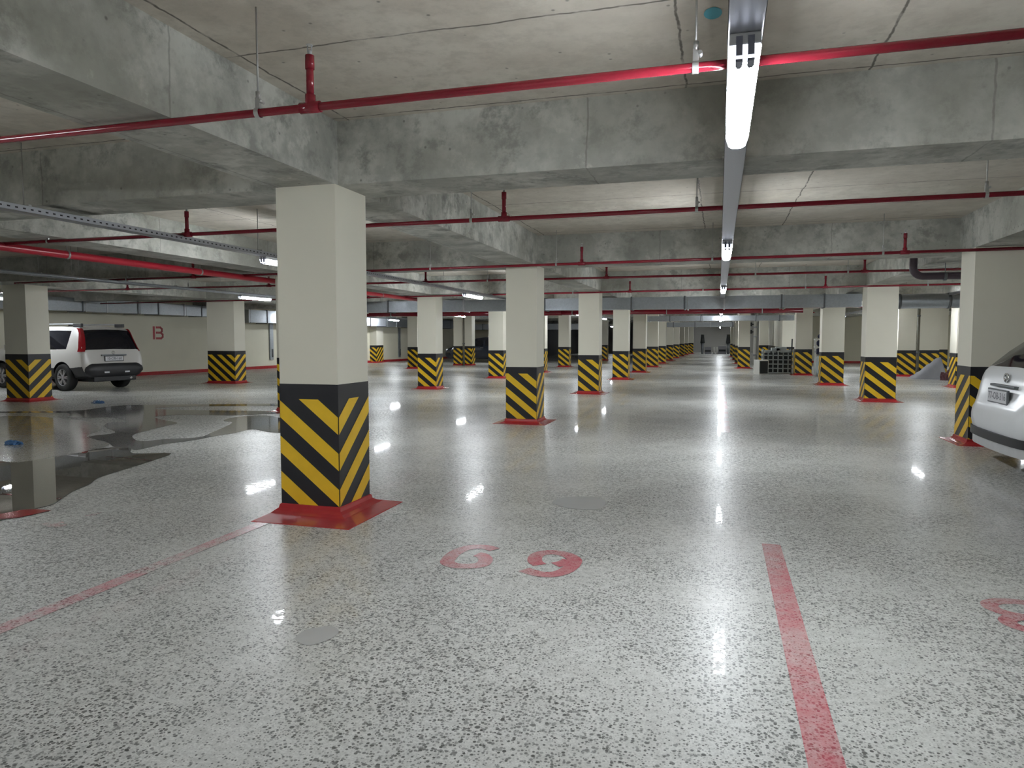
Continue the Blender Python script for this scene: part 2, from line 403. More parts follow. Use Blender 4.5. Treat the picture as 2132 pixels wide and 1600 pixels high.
# ---------------------------------------------------------------- pillars
def clip_poly(P, f):
    out = []
    for i in range(len(P)):
        a, b = P[i], P[(i+1)%len(P)]; fa, fb = f(a), f(b)
        if fa >= 0: out.append(a)
        if fa*fb < 0:
            t = fa/(fa-fb); out.append((a[0]+(b[0]-a[0])*t, a[1]+(b[1]-a[1])*t))
    return out
def pillar(x0, x1, y0, y1, label, band=1.03, sk=.2, group='striped pillars of the car park', jit=0., top=2.58):
    cx, cy = (x0+x1)/2, (y0+y1)/2
    r = root('concrete_pillar', label, 'pillar', (cx, cy, 0), 0, group)
    a, b = (x1-x0)/2, (y1-y0)/2
    bm = bmesh.new(); box(bm, -a, a, -b, b, 0, top); link('shaft', bm, 'pillar', r)
    bm = bmesh.new(); e = .003
    box(bm, -a-e, a+e, -b-e, b+e, .02, band, 0)
    s = band/1.04; W = 2*a; D = 2*b; slope = .79; e2 = .0055
    faces = [  # (width, height function, uv->xyz)
        (W, lambda t: slope*(W-t), lambda t, z: (-a+t, -b-e2, z)),
        (D, lambda t: slope*t*W/max(D, .01) if False else slope*1.08*t, lambda t, z: (a+e2, -b+t, z)),
        (D, lambda t: slope*W-slope*1.08*t, lambda t, z: (-a-e2, -b+t, z)),
        (W, lambda t: slope*(W-t), lambda t, z: (-a+t, b+e2, z))]
    for w, hf, mp in faces:
        for k in range(-4, 8):
            zc = (.783-.2855*k)*s+jit
            P = [(0, zc+hf(0)), (w, zc+hf(w)), (w, zc+hf(w)-.137*s), (0, zc+hf(0)-.137*s)]
            P = clip_poly(P, lambda q: q[1]-.03)
            if len(P) > 2: P = clip_poly(P, lambda q: .885*band-q[1])
            if len(P) > 2:
                f = bm.faces.new([bm.verts.new(mp(*q)) for q in P]); f.material_index = 1
    bmesh.ops.recalc_face_normals(bm, faces=bm.faces[:])
    link('hazard_band', bm, ['black', 'yellow'], r)
    SK = sk if isinstance(sk, tuple) else (sk,)*4   # left, right, front, back flare
    bm = bmesh.new(); loops = []
    for i_, (off, z) in enumerate(((.004, .075), (.014, .068), (.02, .04), (.045, .022), (.09, .010), (0, .004), (0, .0))):
        q = off; l_, r_, f_, k_ = [min(q, s) if q < .19 and i_ < 5 else s for s in SK] if i_ >= 5 else [min(q, s) for s in SK]
        if i_ == 6: l_, r_, f_, k_ = [v+.004 for v in (l_, r_, f_, k_)]
        loops.append([bm.verts.new(v) for v in ((-a-l_, -b-f_, z), (a+r_, -b-f_, z), (a+r_, b+k_, z), (-a-l_, b+k_, z))])
    for A, B in zip(loops, loops[1:]):
        for i in range(4): bm.faces.new((B[i], B[(i+1)%4], A[(i+1)%4], A[i]))
    link('skirting', bm, 'skirt', r)
    return r
pillar(-3.36, -2.84, 4.88, 5.37, 'nearest and largest striped pillar, left of the red floor number 69', 1.04, (.05, .26, .33, .1))
for (x0, x1, y0, bh, jit, lab) in (
    (-3.37, -2.85, 11.17, .93, 0, 'striped pillar standing second in the row that runs back from the nearest pillar'),
    (-3.41, -2.89, 17.62, .98, 0, 'striped pillar third in the row behind the nearest pillar, in front of the grey duct'),
    (-3.47, -2.95, 24.1, .97, .01, 'striped pillar fourth in the row behind the nearest pillar, its top behind the duct'),
    (-3.40, -2.88, 29.35, .98, 0, 'small striped pillar fifth in the row behind the nearest pillar'),
    (-3.36, -2.84, 34.9, 1.0, .02, 'small striped pillar sixth in the row behind the nearest pillar'),
    (-3.36, -2.84, 40.2, .98, 0, 'tiny striped pillar seventh in the row beside the aisle'),
    (-3.30, -2.78, 45.6, .98, .02, 'tiny striped pillar eighth in the row beside the aisle'),
    (-3.2, -2.7, 51.2, .98, 0, 'tiny far striped pillar, fourth from the far end of the aisle row'),
    (-3.1, -2.6, 56.6, .98, .02, 'tiny far striped pillar, third from the far end of the aisle row'),
    (-3.0, -2.5, 61.6, .98, 0, 'tiny far striped pillar, last but one in the aisle row'),
    (-2.8, -2.25, 66.8, .98, .02, 'farthest striped pillar of the aisle row, beside the dim end wall')):
    pillar(x0, x1, y0, y0+.5, lab, bh, .18, jit=jit)
for (x0, x1, y0, y1, bh, jit, lab) in (
    (-8.12, -7.56, 11.72, 12.22, 1.03, 0, 'striped pillar half hidden just behind the left edge of the nearest pillar'),
    (-8.0, -7.46, 18.05, 18.55, .98, 0, 'striped pillar right of the nearest pillar, under the end of the thick red pipe'),
    (-7.78, -7.24, 23.65, 24.15, .98, 0, 'striped pillar half hidden behind the second pillar of the nearest row, beside the black car'),
    (-7.40, -6.86, 28.2, 28.7, .98, 0, 'narrow strip of striped pillar showing right behind the second pillar of the nearest row'),
    (-7.55, -7.03, 33.9, 34.4, .98, .02, 'small striped pillar between the second and third pillars of the nearest row'),
    (-7.3, -6.8, 44.7, 45.2, .98, 0, 'tiny striped pillar between the third and fourth pillars of the nearest row'),
    (-15.27, -14.62, 11.95, 12.5, 1.05, 0, 'striped pillar at the left in front of the white estate car'),
    (-15.37, -14.38, 18.58, 19.1, 1.01, .03, 'wide striped pillar right of the red wall letter B'),
    (-14.9, -14.3, 24.6, 25.1, 1.0, 0, 'striped pillar hidden behind the nearest pillar in the far left row'),
    (-13.85, -13.36, 30.1, 30.6, 1.0, 0, 'striped pillar half hidden at left behind the pillar under the thick red pipe end'),
    (-13.27, -12.80, 34.5, 35.0, 1.0, 0, 'left one of two joined striped pillars in front of the black car'),
    (-12.76, -12.30, 34.6, 35.1, 1.0, .07, 'right one of two joined striped pillars in front of the black car'),
    (-19.3, -18.85, 36.75, 37.6, 1.0, 0, 'striped wall pillar just right of the nearest pillar, by the galvanised wall channel'),
    (3.17, 3.78, 10.55, 11.1, 1.03, -.03, 'large striped pillar behind the white car at the right edge'),
    (3.12, 3.74, 17.2, 17.75, .99, 0, 'striped pillar second on the right side, left of the round duct'),
    (2.95, 3.57, 22.9, 23.4, .99, 0, 'striped pillar third on the right side, right of the pale rack'),
    (2.80, 3.38, 28.8, 29.3, .99, 0, 'striped pillar fourth on the right side, right of the grey crates'),
    (.87, 1.39, 34.7, 35.2, 1.0, 0, 'striped pillar standing closest to the centre of the aisle, left of the grey crates'),
    (.87, 1.39, 41.0, 41.5, 1.0, .05, 'striped pillar directly behind the one closest to the aisle centre'),
    (.87, 1.39, 48.0, 48.5, 1.0, 0, 'second striped pillar behind the one closest to the aisle centre'),
    (.83, 1.36, 56.0, 56.5, 1.0, .05, 'farthest striped pillar behind the one closest to the aisle centre'),
    (2.25, 2.75, 43.6, 44.1, 1.0, 0, 'striped pillar behind the grey crates, right of the white drain pipe'),
    (6.33, 6.93, 29.0, 29.5, .96, 0, 'left one of two joined striped pillars under the round duct'),
    (6.99, 7.66, 28.9, 29.4, .97, .05, 'right one of two joined striped pillars under the round duct, behind the grey sheet heap'),
    (7.95, 8.5, 31.0, 31.5, .97, 0, 'shaded striped pillar behind the grey sheet heap'),
    (6.46, 7.05, 22.75, 23.35, .98, -.05, 'striped pillar between the grey sheet heap and the pillar by the white car')):
    pillar(x0, x1, y0, y1, lab, bh, (.015, .015, .14, .1) if 'joined' in lab else .15, jit=jit)
# striped band on the shear wall
bm = bmesh.new(); box(bm, 3.045, 3.665, 37.995, 49.505, .02, .97, 0)
for k in range(-2, 30):
    for off in range(1):
        zc = .9-.29*k
        P = [(0, zc+.5), (.61, zc), (.61, zc-.14), (0, zc+.36)]
        P = clip_poly(P, lambda q: q[1]-.03)
        if len(P) > 2: P = clip_poly(P, lambda q: .86-q[1])
        if len(P) > 2: bm.faces.new([bm.verts.new((3.05+q[0], 37.99, q[1])) for q in P]).material_index = 1
struct(link('trim_1', bm, ['black', 'yellow']))

# ---------------------------------------------------------------- red sprinkler pipes
def sprinkler_line(y, x0, x1, risers, hangers, label, z=2.54, r=.021, skew=0.):
    t = root('sprinkler_pipe', label, 'pipe', (x0, y-skew*x0*-1, z), math.atan(skew), 'red sprinkler branch pipes across the ceiling')
    bm = bmesh.new(); tube(bm, (0, 0, 0), (x1-x0, 0, 0), r, 14); link('pipe', bm, 'pipe', t)
    for x in risers:
        bm = bmesh.new(); X = x-x0
        tube(bm, (X-.055, 0, 0), (X+.055, 0, 0), r*1.35, 14); tube(bm, (X, 0, 0), (X, 0, .06), r*1.3, 14)
        tube(bm, (X, 0, .05), (X, 0, .235), r*.92, 14); tube(bm, (X, 0, .185), (X, 0, .25), r*1.12, 14)
        rs = link('riser', bm, 'pipe', t)
        bm = bmesh.new(); tube(bm, (X, 0, .25), (X, 0, .275), .011, 10); tube(bm, (X-.011, 0, .27), (X-.011, 0, .3), .003, 6)
        tube(bm, (X+.011, 0, .27), (X+.011, 0, .3), .003, 6); tube(bm, (X, 0, .298), (X, 0, .302), .017, 12)
        h = link('sprinkler_head', bm, 'silver', rs)
    for x in hangers:
        X = x-x0; bm = bmesh.new()
        tube(bm, (X, 0, r+.035), (X, 0, ZS-z), .0048, 8)
        hb = link('hanger_rod', bm, 'rod', t)
        bm = bmesh.new(); n = 18
        for i in range(n):
            a0, a1 = 2*PI*i/n, 2*PI*(i+1)/n
            q = [bm.verts.new((X+sx, math.cos(a)*(r+.005), math.sin(a)*(r+.005))) for sx, a in ((-.013, a0), (.013, a0), (.013, a1), (-.013, a1))]
            bm.faces.new(q)
        box(bm, X-.012, X+.012, -.009, .009, r, r+.055); tube(bm, (X, 0, r+.05), (X, 0, r+.085), .012, 6)
        tube(bm, (X+.018, -.02, r+.035), (X+.018, .02, r+.035), .009, 8)
        link('clamp', bm, 'rod', hb)
    return t
sprinkler_line(3.15, -14.0, 9.0, (-1.96, 2.36, 6.2), (-4.5, -2.26, -.115, 2.1, 4.3), 'nearest red sprinkler pipe, crossing above the brightest ceiling lamp', r=.0205)
sprinkler_line(6.53, -14.0, 9.0, (-9.4, -5.63, -1.99, 2.36, 6.2), (-11., -7.6, -2.32, -.21, 2.02, 4.3), 'red sprinkler pipe crossing right behind the nearest pillar')
sprinkler_line(10.64, -14.0, 9.0, (-9.4, -2.02, 2.36, 6.2), (-11., -4.55, -2.42, -.1, 2.1, 4.3), 'red sprinkler pipe passing in front of the second pillar of the nearest row', skew=-.042)
sprinkler_line(13.33, -19.0, 9.0, (-13.2, -9.4, -5.72, -2.05, 2.36, 6.2), (-11.5, -8.4, -4.4, -3.4, .6, 2.1), 'thin red sprinkler pipe between the second and third pillars, behind the bent drain pipe')
sprinkler_line(17.30, -19.5, 9.0, (-9.4, -5.9, -2.07, 2.3, 6.2), (-11.5, -8.4, -3.5, -.34, 1.89, 4.3), 'red sprinkler pipe crossing at the top of the third pillar, before the grey duct', skew=-.065)
sprinkler_line(28.3, -12.0, 6.0, (-5.8, -2.05, 2.3), (-.3, 1.9), 'far red sprinkler pipe seen just below the grey duct')
sprinkler_line(33.6, -12.0, 4.0, (-5.8, -2.05, 2.3), (-.3, 1.9), 'farthest red sprinkler pipe, above the far duct')
# thick feed pipe along the left bay
t = root('main_pipe', 'thick bright red main pipe running back along the left bay', 'pipe', (-8.3, 0, 2.505))
bm = bmesh.new(); path_tube(bm, [(0, -9, 0), (0, 8, 0), (0, 16, 0), (0, 18.75, 0), (0, 18.9, .02), (0, 19.0, .08), (0, 19.03, .2), (0, 19.03, ZS-2.505)], .052, 16)
link('pipe', bm, 'mainpipe', t)
for y in (-3, .5, 3.6, 7.4, 9.9, 13, 16.5):
    bm = bmesh.new(); tube(bm, (0, y, .05), (0, y, ZS-2.505), .006, 8)
    tube(bm, (0, y-.015, 0), (0, y+.015, 0), .058, 18); link('hanger', bm, 'rod', t)
t = root('main_pipe', 'thick main pipe, its red darkened as unlit, running across the far bays below the duct', 'pipe', (0, 25.7, 2.345))
bm = bmesh.new(); tube(bm, (-14.2, 0, 0), (-7.3, 0, 0), .085, 16); tube(bm, (-5.6, 0, 0), (2.7, 0, 0), .085, 16); tube(bm, (-7.3, 0, 0), (-5.6, 0, 0), .1, 16)
link('pipe', bm, 'pipe', t)  # darker red than the other main: lack of light put into the colour
for x in (-12.5, -10.5, -5.2, -1.8, 1.4):
    bm = bmesh.new(); tube(bm, (x, 0, .08), (x, 0, ZS-2.345), .007, 8); tube(bm, (x-.015, 0, 0), (x+.015, 0, 0), .092, 18); link('hanger', bm, 'rod', t)

# ---------------------------------------------------------------- cable trays and batten lamps
def cable_tray(x, y0, y1, label, w=.12):
    t = root('cable_tray', label, 'cable tray', (x, 0, 0), 0, 'cable trays carrying the lamps')
    bm = bmesh.new(); h = w/2; zb, zt, th = 2.47, 2.525, .002
    box(bm, -h, h, y0, y1, zb, zb+th)
    box(bm, -h, -h+th, y0, y1, zb, zt); box(bm, h-th, h, y0, y1, zb, zt)
    box(bm, -h, -h+.012, y0, y1, zt-th, zt); box(bm, h-.012, h, y0, y1, zt-th, zt)
    link('tray', bm, 'tray', t)
    bm = bmesh.new(); path_tube(bm, [(-.015, y0, zb+.014), (-.02, (y0+y1)/2, zb+.014), (-.01, y1, zb+.014)], .011, 8)
    link('cable', bm, 'plastic', t)
    y = y0+1.1
    while y < y1:
        if not any(b-.1 < y < b+.63 for b in (-1.2, 4.93, 11.2, 17.65, 24.1, 29.4, 34.9, 40.3, 46, 52, 58, 64, 70)):
            bm = bmesh.new(); tube(bm, (0, y, zb), (0, y, ZS), .005, 8); box(bm, -h-.01, h+.01, y-.015, y+.015, zt, zt+.012); link('hanger', bm, 'rod', t)
        y += 3.2
    return t
cable_tray(.07, -9.2, 19.9, 'long cable tray above the nearest lamps down the middle of the aisle')
cable_tray(.07, 20.6, 31.3, 'cable tray over the middle aisle between the two ducts')
cable_tray(.07, 32.1, 41.6, 'cable tray over the middle aisle beyond the far duct')
cable_tray(.07, 42.4, 71, 'farthest cable tray over the middle aisle')
cable_tray(-5.72, 20.6, 40, 'cable tray left of the aisle behind the grey duct')
cable_tray(-5.72, -9.2, 19.9, 'perforated cable tray crossing the upper left, behind the nearest pillar')
cable_tray(-11.3, 2.0, 40, 'cable tray at the left above the pillar by the white estate car')
cable_tray(5.5, 20.5, 40, 'cable tray on the right side behind the round duct')
cable_tray(5.5, -9.2, 19.9, 'cable tray on the right side behind the large right pillar')
cable_tray(-17.4, 11.9, 14.8, 'short cable tray near the left wall behind the left pillar')
cable_tray(-17.4, 26., 40, 'cable tray near the left wall behind the wide pillar')
for x, l in ((-11.02, 'thin galvanised conduit beside the far left cable tray'), (-10.86, 'outer thin galvanised conduit beside the far left cable tray')):
    t = root('conduit', l, 'conduit', (x, 0, 2.46)); bm = bmesh.new(); tube(bm, (0, 4, 0), (0, 40, 0), .016, 10); link('pipe', bm, 'galv', t)
    for y in (6.5, 9.9, 13.8, 16.4, 20.9, 23.3, 27, 33):
        bm = bmesh.new(); tube(bm, (0, y, 0), (0, y, ZS-2.46), .004, 6); tube(bm, (0, y-.01, 0), (0, y+.01, 0), .02, 10); link('hanger', bm, 'rod', t)
LEN = 1.22
def batten(x, y, label, group):
    t = root('ceiling_lamp', label, 'lamp', (x, y, 2.47), 0, group)
    a = .054; h = LEN/2
    bm = bmesh.new(); box(bm, -a, a, -h, h, -.042, 0, 0, .006); link('housing', bm, 'lampbase', t)
    prof = []
    for i in range(9):
        u = -1+2*i/8; prof.append((a*1.02*u, -.042-.055*math.sqrt(max(0, 1-abs(u)**3.2))))
    def shell(nm, ys, sc, mat):
        bm = bmesh.new(); rings = []
        for yy, s in zip(ys, sc): rings.append([bm.verts.new((px*s, yy, -.04+(pz+.04)*s)) for px, pz in prof])
        for A, B in zip(rings, rings[1:]):
            for k in range(8): bm.faces.new((A[k], A[k+1], B[k+1], B[k])).smooth = True
        bm.faces.new(rings[0]); bm.faces.new(rings[-1][::-1])
        bmesh.ops.recalc_face_normals(bm, faces=bm.faces[:])
        link(nm, bm, mat, t)
    shell('diffuser', (-h+.02, h-.02), (1, 1), 'lamp')
    shell('end_cap', (-h+.002, -h+.012, -h+.0199), (.9, 1, 1), 'lampcap'); shell('end_cap', (h-.0199, h-.012, h-.002), (1, 1, .9), 'lampcap')
    for sy in (-1,):
        bm = bmesh.new()
        for cx in (-.02, .02):
            box(bm, cx-.011, cx+.011, -h-.002, -h+.004, -.078, -.012)
            P = [(-.012, .0), (.012, .0), (.012, .045), (.006, .07), (-.006, .07), (-.012, .045)]
            q = [(cx+px, sy*(h-py)) for px, py in P]
            zt = -.042-.055*math.sqrt(max(0, 1-(abs(cx)/a)**3.2))
            prism(bm, q, zt-.0035, zt+.006)
        bmesh.ops.recalc_face_normals(bm, faces=bm.faces[:])
        link('end_reflector', bm, 'lampclip', t)
    return t
proto = batten(.07, 3.28, 'largest and brightest ceiling lamp, above the foreground floor', 'lamps down the middle aisle')
lm = [(.07, 8.75, 'ceiling lamp second nearest above the middle aisle'), (.07, 15.6, 'ceiling lamp third nearest above the middle aisle'),
      (.07, 23.1, 'small ceiling lamp just below the grey duct, fourth above the middle aisle'), (.07, 30.3, 'small ceiling lamp fifth above the middle aisle'),
      (.07, 35.5, 'tiny ceiling lamp sixth above the middle aisle'), (.07, 42.5, 'tiny ceiling lamp seventh above the middle aisle'),
      (.07, 49.5, 'tiny ceiling lamp fourth from the far end of the middle aisle'), (.07, 57, 'tiny ceiling lamp last but two above the middle aisle'), (.07, 63, 'tiny ceiling lamp last but one above the middle aisle'), (.07, 69, 'farthest tiny ceiling lamp above the middle aisle'),
      (.07, -3.6, 'ceiling lamp above the aisle just behind the viewpoint'), (.07, -8.4, 'ceiling lamp above the aisle far behind the viewpoint')]
for x, y, l in lm: copy_thing(proto, (x, y, 2.47), l)
def row(x, items, g):
    for y, l in items:
        c = copy_thing(proto, (x, y, 2.47), l); c['group'] = g
row(-5.72, [(-6, 'lamp on the perforated left tray, behind the viewpoint'), (1.7, 'unseen lamp added on the perforated left tray to light the left front'), (8.6, 'lamp showing at the left edge of the nearest pillar'), (16.2, 'lamp between the nearest pillar and the second pillar of its row'),  # the lamp off to the left is added to light the left front
            (22.6, 'lamp behind the second pillar of the nearest row'), (29.5, 'small lamp at the left edge of the third pillar of the nearest row'), (36.5, 'tiny lamp behind the third pillar of the nearest row')], 'lamps on the perforated left tray')
row(-11.3, [(2.4, 'unseen lamp added on the far left tray to brighten the left pillar'), (15.45, 'long lamp above the wide pillar, left of the nearest pillar'), (22.3, 'lamp of the far left tray hidden behind the nearest pillar'), (30.2, 'lamp right of the pillar under the thick red pipe end'), (37.0, 'far lamp above the black car')], 'lamps on the far left tray')  # first lamp is an unseen fill, added for the dark left pillar
row(5.5, [(-5, 'lamp on the right tray, behind the viewpoint'), (15.1, 'lamp glowing at the right edge beside the large right pillar'), (22.2, 'lamp in front of the round duct'), (29.2, 'lamp of the right tray behind the second right pillar'), (36., 'far lamp of the right tray')], 'lamps on the right tray')
row(-17.4, [(14.0, 'lamp near the left wall hidden behind the pillar by the white estate car'), (29.5, 'lamp near the left wall behind the wide pillar'), (36.0, 'lamp just right of the nearest pillar, near the left wall')], 'lamps on the left wall tray')
row(-8.9, [(61., 'unseen lamp added to brighten the dim back left bay')], 'added lamps of the back left bay')  # added lamp, only there to lift the dark recess
row(9.2, [(12., 'lamp at the far right bay beyond the white car'), (25., 'lamp of the far right bay behind the heap'), (37., 'lamp of the far right bay by the back wall')], 'lamps of the far right bay')

# ---------------------------------------------------------------- ducts
def duct(name, label, p0, p1, w, z0, z1, step, group=None, mat='galv', hang=True):
    """rectangular duct from p0 to p1, w wide, with joint flanges"""
    a = Vector(p0); b = Vector(p1); Ld = (b-a).length; ang = math.atan2(b.y-a.y, b.x-a.x)
    t = root(name, label, 'duct', (a.x, a.y, 0), ang, group)
    bm = bmesh.new(); box(bm, 0, Ld, -w/2, w/2, z0, z1); link('casing', bm, mat, t)
    x = 0.
    i = 0
    while x <= Ld+.01:
        bm = bmesh.new(); g = .022
        for q in ((-w/2-g, w/2+g, z0-g, z0), (-w/2-g, w/2+g, z1, z1+g), (-w/2-g, -w/2, z0, z1), (w/2, w/2+g, z0, z1)):
            box(bm, x-.02, x+.02, *q)
        link('flange', bm, 'galvdark' if i % 3 else 'silver', t)
        if hang and i % 2 == 0:
            bm = bmesh.new()
            for s in (-1, 1): tube(bm, (x+.08, s*(w/2+.03), z0-.01), (x+.08, s*(w/2+.03), ZS), .005, 8)
            box(bm, x+.065, x+.095, -w/2-.05, w/2+.05, z0-.03, z0-.004)
            link('hanger', bm, 'rod', t)
        x += step*(1. if i % 2 else .72); i += 1
    return t
duct('air_duct', 'grey rectangular steel duct crossing the aisle behind the third pillars', (-10.9, 20.25), (3.5, 20.25), .5, 2.215, 2.545, 1.45)
duct('air_duct', 'far grey rectangular duct crossing the aisle behind the fifth pillars', (-3.0, 31.7), (2.98, 31.7), .5, 2.15, 2.37, 1.3)
duct('air_duct', 'farthest duct crossing the aisle near its end', (-3.4, 42.), (.8, 42.), .5, 2.06, 2.32, 1.2)
duct('air_duct', 'steel duct along the left wall above the white estate car', (-19.9, 9.0), (-19.85, 24.4), .6, 2.27, 2.68, 1.3)
duct('air_duct', 'deep steel duct along the left wall right of the wide pillar', (-19.5, 25.8), (-17.7, 46), .6, 2.08, 2.62, 1.6)
duct('air_duct', 'steel duct across the back left bays above the black car', (-17.0, 47.5), (-8.2, 47.5), .5, 2.0, 2.4, 1.4)
t = root('round_duct', 'round galvanised duct right of the second right pillar', 'duct', (3.9, 20.2, 2.345))
bm = bmesh.new(); tube(bm, (0, 0, 0), (7.2, 0, 0), .185, 32); link('casing', bm, 'galv', t, True)
for x in (.5, 1.62, 2.9, 4.2, 5.5):
    bm = bmesh.new(); tube(bm, (x-.03, 0, 0), (x+.03, 0, 0), .195, 32); link('joint_ring', bm, 'galvdark', t)
    bm = bmesh.new(); tube(bm, (x+.3, 0, .18), (x+.3, 0, ZS-2.345), .005, 8); link('hanger', bm, 'rod', t)
t = root('drain_pipe', 'dark drain pipe bending under the beam left of the large right pillar', 'pipe', (2.93, 12.6, 0))
bm = bmesh.new(); pts = [(0, 0, ZS), (0, 0, 2.52)]
for k in range(1, 7):
    a = PI/2*k/6; pts.append((.14*(1-math.cos(a)), 0, 2.52-.14*math.sin(a)))
pts.append((4.2, 0, 2.34)); path_tube(bm, pts, .058, 16); link('pipe', bm, 'pvc', t)
for x in (.45, 1.3, 2.6):
    bm = bmesh.new(); tube(bm, (x-.02, 0, 2.37), (x+.02, 0, 2.37), .066, 18); tube(bm, (x, 0, 2.43), (x, 0, ZS if x > .9 else ZB), .005, 8); link('collar', bm, 'galvdark', t)

# wall fittings at the left
def on_wall(y, off=0.): return (wx(y)+off, y)
for y, z0, z1, l in ((28.6, .40, 2.1, 'galvanised cable channel on the left wall beside the nearest pillar'), (39.9, .25, 2.05, 'galvanised cable channel on the left wall right of the nearest pillar')):
    X, Y = on_wall(y)
    t = root('cable_channel', l, 'cable channel', (X, Y, 0), -math.atan(.105))
    bm = bmesh.new(); box(bm, 0, .07, -.11, .11, z0, z1); link('channel', bm, 'galv', t)
    bm = bmesh.new(); box(bm, .07, .1, .0, .07, z0+.12, z0+.5); link('cover', bm, 'galvdark', t)
# letter B stencilled on the wall
bm = bmesh.new()
def B_(pts, w):
    P = [Vector(p) for p in pts]
    for i, (p, q) in enumerate(zip(P, P[1:])):
        d = (q-p).normalized(); n = Vector((-d.y, d.x))*w/2; e = d*w*.4
        a = p-(e if i else Vector((0, 0))); b = q+(e if i < len(P)-2 else Vector((0, 0)))
        bm.faces.new([bm.verts.new((.004, v.x, v.y)) for v in (a+n, a-n, b-n, b+n)])
B_([(-.20, 0), (-.20, .5)], .10)
B_([(-.11, .46), (.10, .46), (.17, .40), (.17, .32), (.11, .26)], .08); B_([(-.11, .26), (.11, .26)], .08)
B_([(.11, .26), (.20, .19), (.20, .10), (.12, .04), (-.11, .04)], .08)
bmesh.ops.recalc_face_normals(bm, faces=bm.faces[:])
o = link('wall_letter', bm, 'redwall'); o.location = (*on_wall(22.4), 1.36); o.rotation_euler = (0, 0, -math.atan(.105))
tag(o, 'red stencilled letter B on the cream wall', 'letter')

# ---------------------------------------------------------------- floor paint and water
def decal(name, label, cat, polys, mat, z=.002, group=None):
    bm = bmesh.new()
    for p in polys: poly(bm, p, z)
    return tag(link(name, bm, mat), label, cat, group)
def rect(x0, x1, y0, y1): return [(x0, y0), (x1, y0), (x1, y1), (x0, y1)]
decal('floor_line', 'wide red parking line on the floor right of number 69', 'floor line', [rect(.305, .425, .3, 5.03)], 'redline')
decal('floor_line', 'pale red parking line running from the lower left to the nearest pillar', 'floor line', [rect(-3.355, -3.245, -2, 4.62)], 'pinkline')
decal('floor_line', 'faded pink line down the middle of the far aisle', 'floor line', [rect(.06, .19, 10.9, 22)], 'pinkline')
decal('floor_line', 'wet red paint at the near edge of the puddle', 'floor line', [RED], 'redwet', .0045)
decal('paint_smudge', 'faint pink paint smudge on the floor right of the puddle edge', 'paint mark', [PINK], 'pinkmark')
decal('paint_smudge', 'fainter thin pink smudge beyond the other smudge by the puddle', 'paint mark', [PINK2], 'pinkmark')
def soft(P):
    out = []; n = len(P)
    for i in range(n):
        p0, p1, p2, p3 = (Vector(P[(i+k) % n]) for k in (-1, 0, 1, 2))
        for k in range(4):
            t = k/4; out.append(tuple(.5*((2*p1)+(p2-p0)*t+(2*p0-5*p1+4*p2-p3)*t*t+(3*p1-p0-3*p2+p3)*t**3)))
    return out
WATER, WET, DAMP, PATCH1, PATCH2 = map(soft, (WATER, WET, DAMP, PATCH1, PATCH2))
decal('repair_patch', 'smooth grey repair patch on the floor between number 69 and the far end', 'floor patch', [PATCH1], 'patch', .0015)
decal('repair_patch', 'smooth grey repair patch on the floor below and right of the nearest pillar', 'floor patch', [PATCH2], 'patch', .0015)
t = root('floor_number', 'red stencilled parking number 69 on the floor', 'number', (0, 0, 0))
bm = bmesh.new(); ribbon(bm, SIX, .092); link('digit', bm, 'redline', t)
bm = bmesh.new(); ribbon(bm, NINE, .092); ribbon(bm, NINE2, .095, .0025); link('digit', bm, 'redline', t)
t = root('floor_number', 'red stencilled parking number cut off by the right edge', 'number', (0, 0, 0))
bm = bmesh.new()
for cx, cy, rx, ry, z in ((1.54, 4.165, .155, .115, .002), (1.555, 3.95, .16, .105, .0025)):
    ribbon(bm, [(cx+rx*math.cos(PI*k/8+.3), cy+ry*math.sin(PI*k/8+.3)) for k in range(17)], .08, z)
link('digit', bm, 'redline', t)
decal('puddle', 'still puddle of water mirroring a pillar on the left floor', 'puddle', [WATER], 'water', .004)
decal('puddle', 'branching dark wet streak beyond the still puddle', 'puddle', [WET], 'wet', .003)
decal('puddle', 'damp grey film of water between the puddle and the wet streak', 'puddle', [DAMP], 'damp', .002)
def crumple(name, label, loc, sx, sy, sz, mat, seed):
    rnd = random.Random(seed); bm = bmesh.new(); bmesh.ops.create_icosphere(bm, subdivisions=3, radius=1)
    for v in bm.verts:
        k = 1+rnd.uniform(-.28, .28); v.co = Vector((v.co.x*sx*k, v.co.y*sy*k, max(0, v.co.z*k)*sz))
    o = link(name, bm, mat); o.location = loc; return tag(o, label, 'litter')
crumple('plastic_scrap', 'crumpled blue plastic scrap on the damp floor at the left edge', (-8.93, 7.04, .003), .13, .06, .05, 'blue', 1)
crumple('plastic_scrap', 'small bluish plastic scrap on the floor behind the puddle', (-12.86, 12.09, .0), .14, .08, .06, 'blue', 2)
decal('spray_mark', 'pale cyan spray mark on the ceiling beside the brightest lamp', 'paint mark', [[(-.06+.045*math.cos(a*PI/10), 3.86+.07*math.sin(a*PI/10)) for a in range(20)]], 'cyan', ZS-.002)
bpy.data.objects['spray_mark'].data.flip_normals()
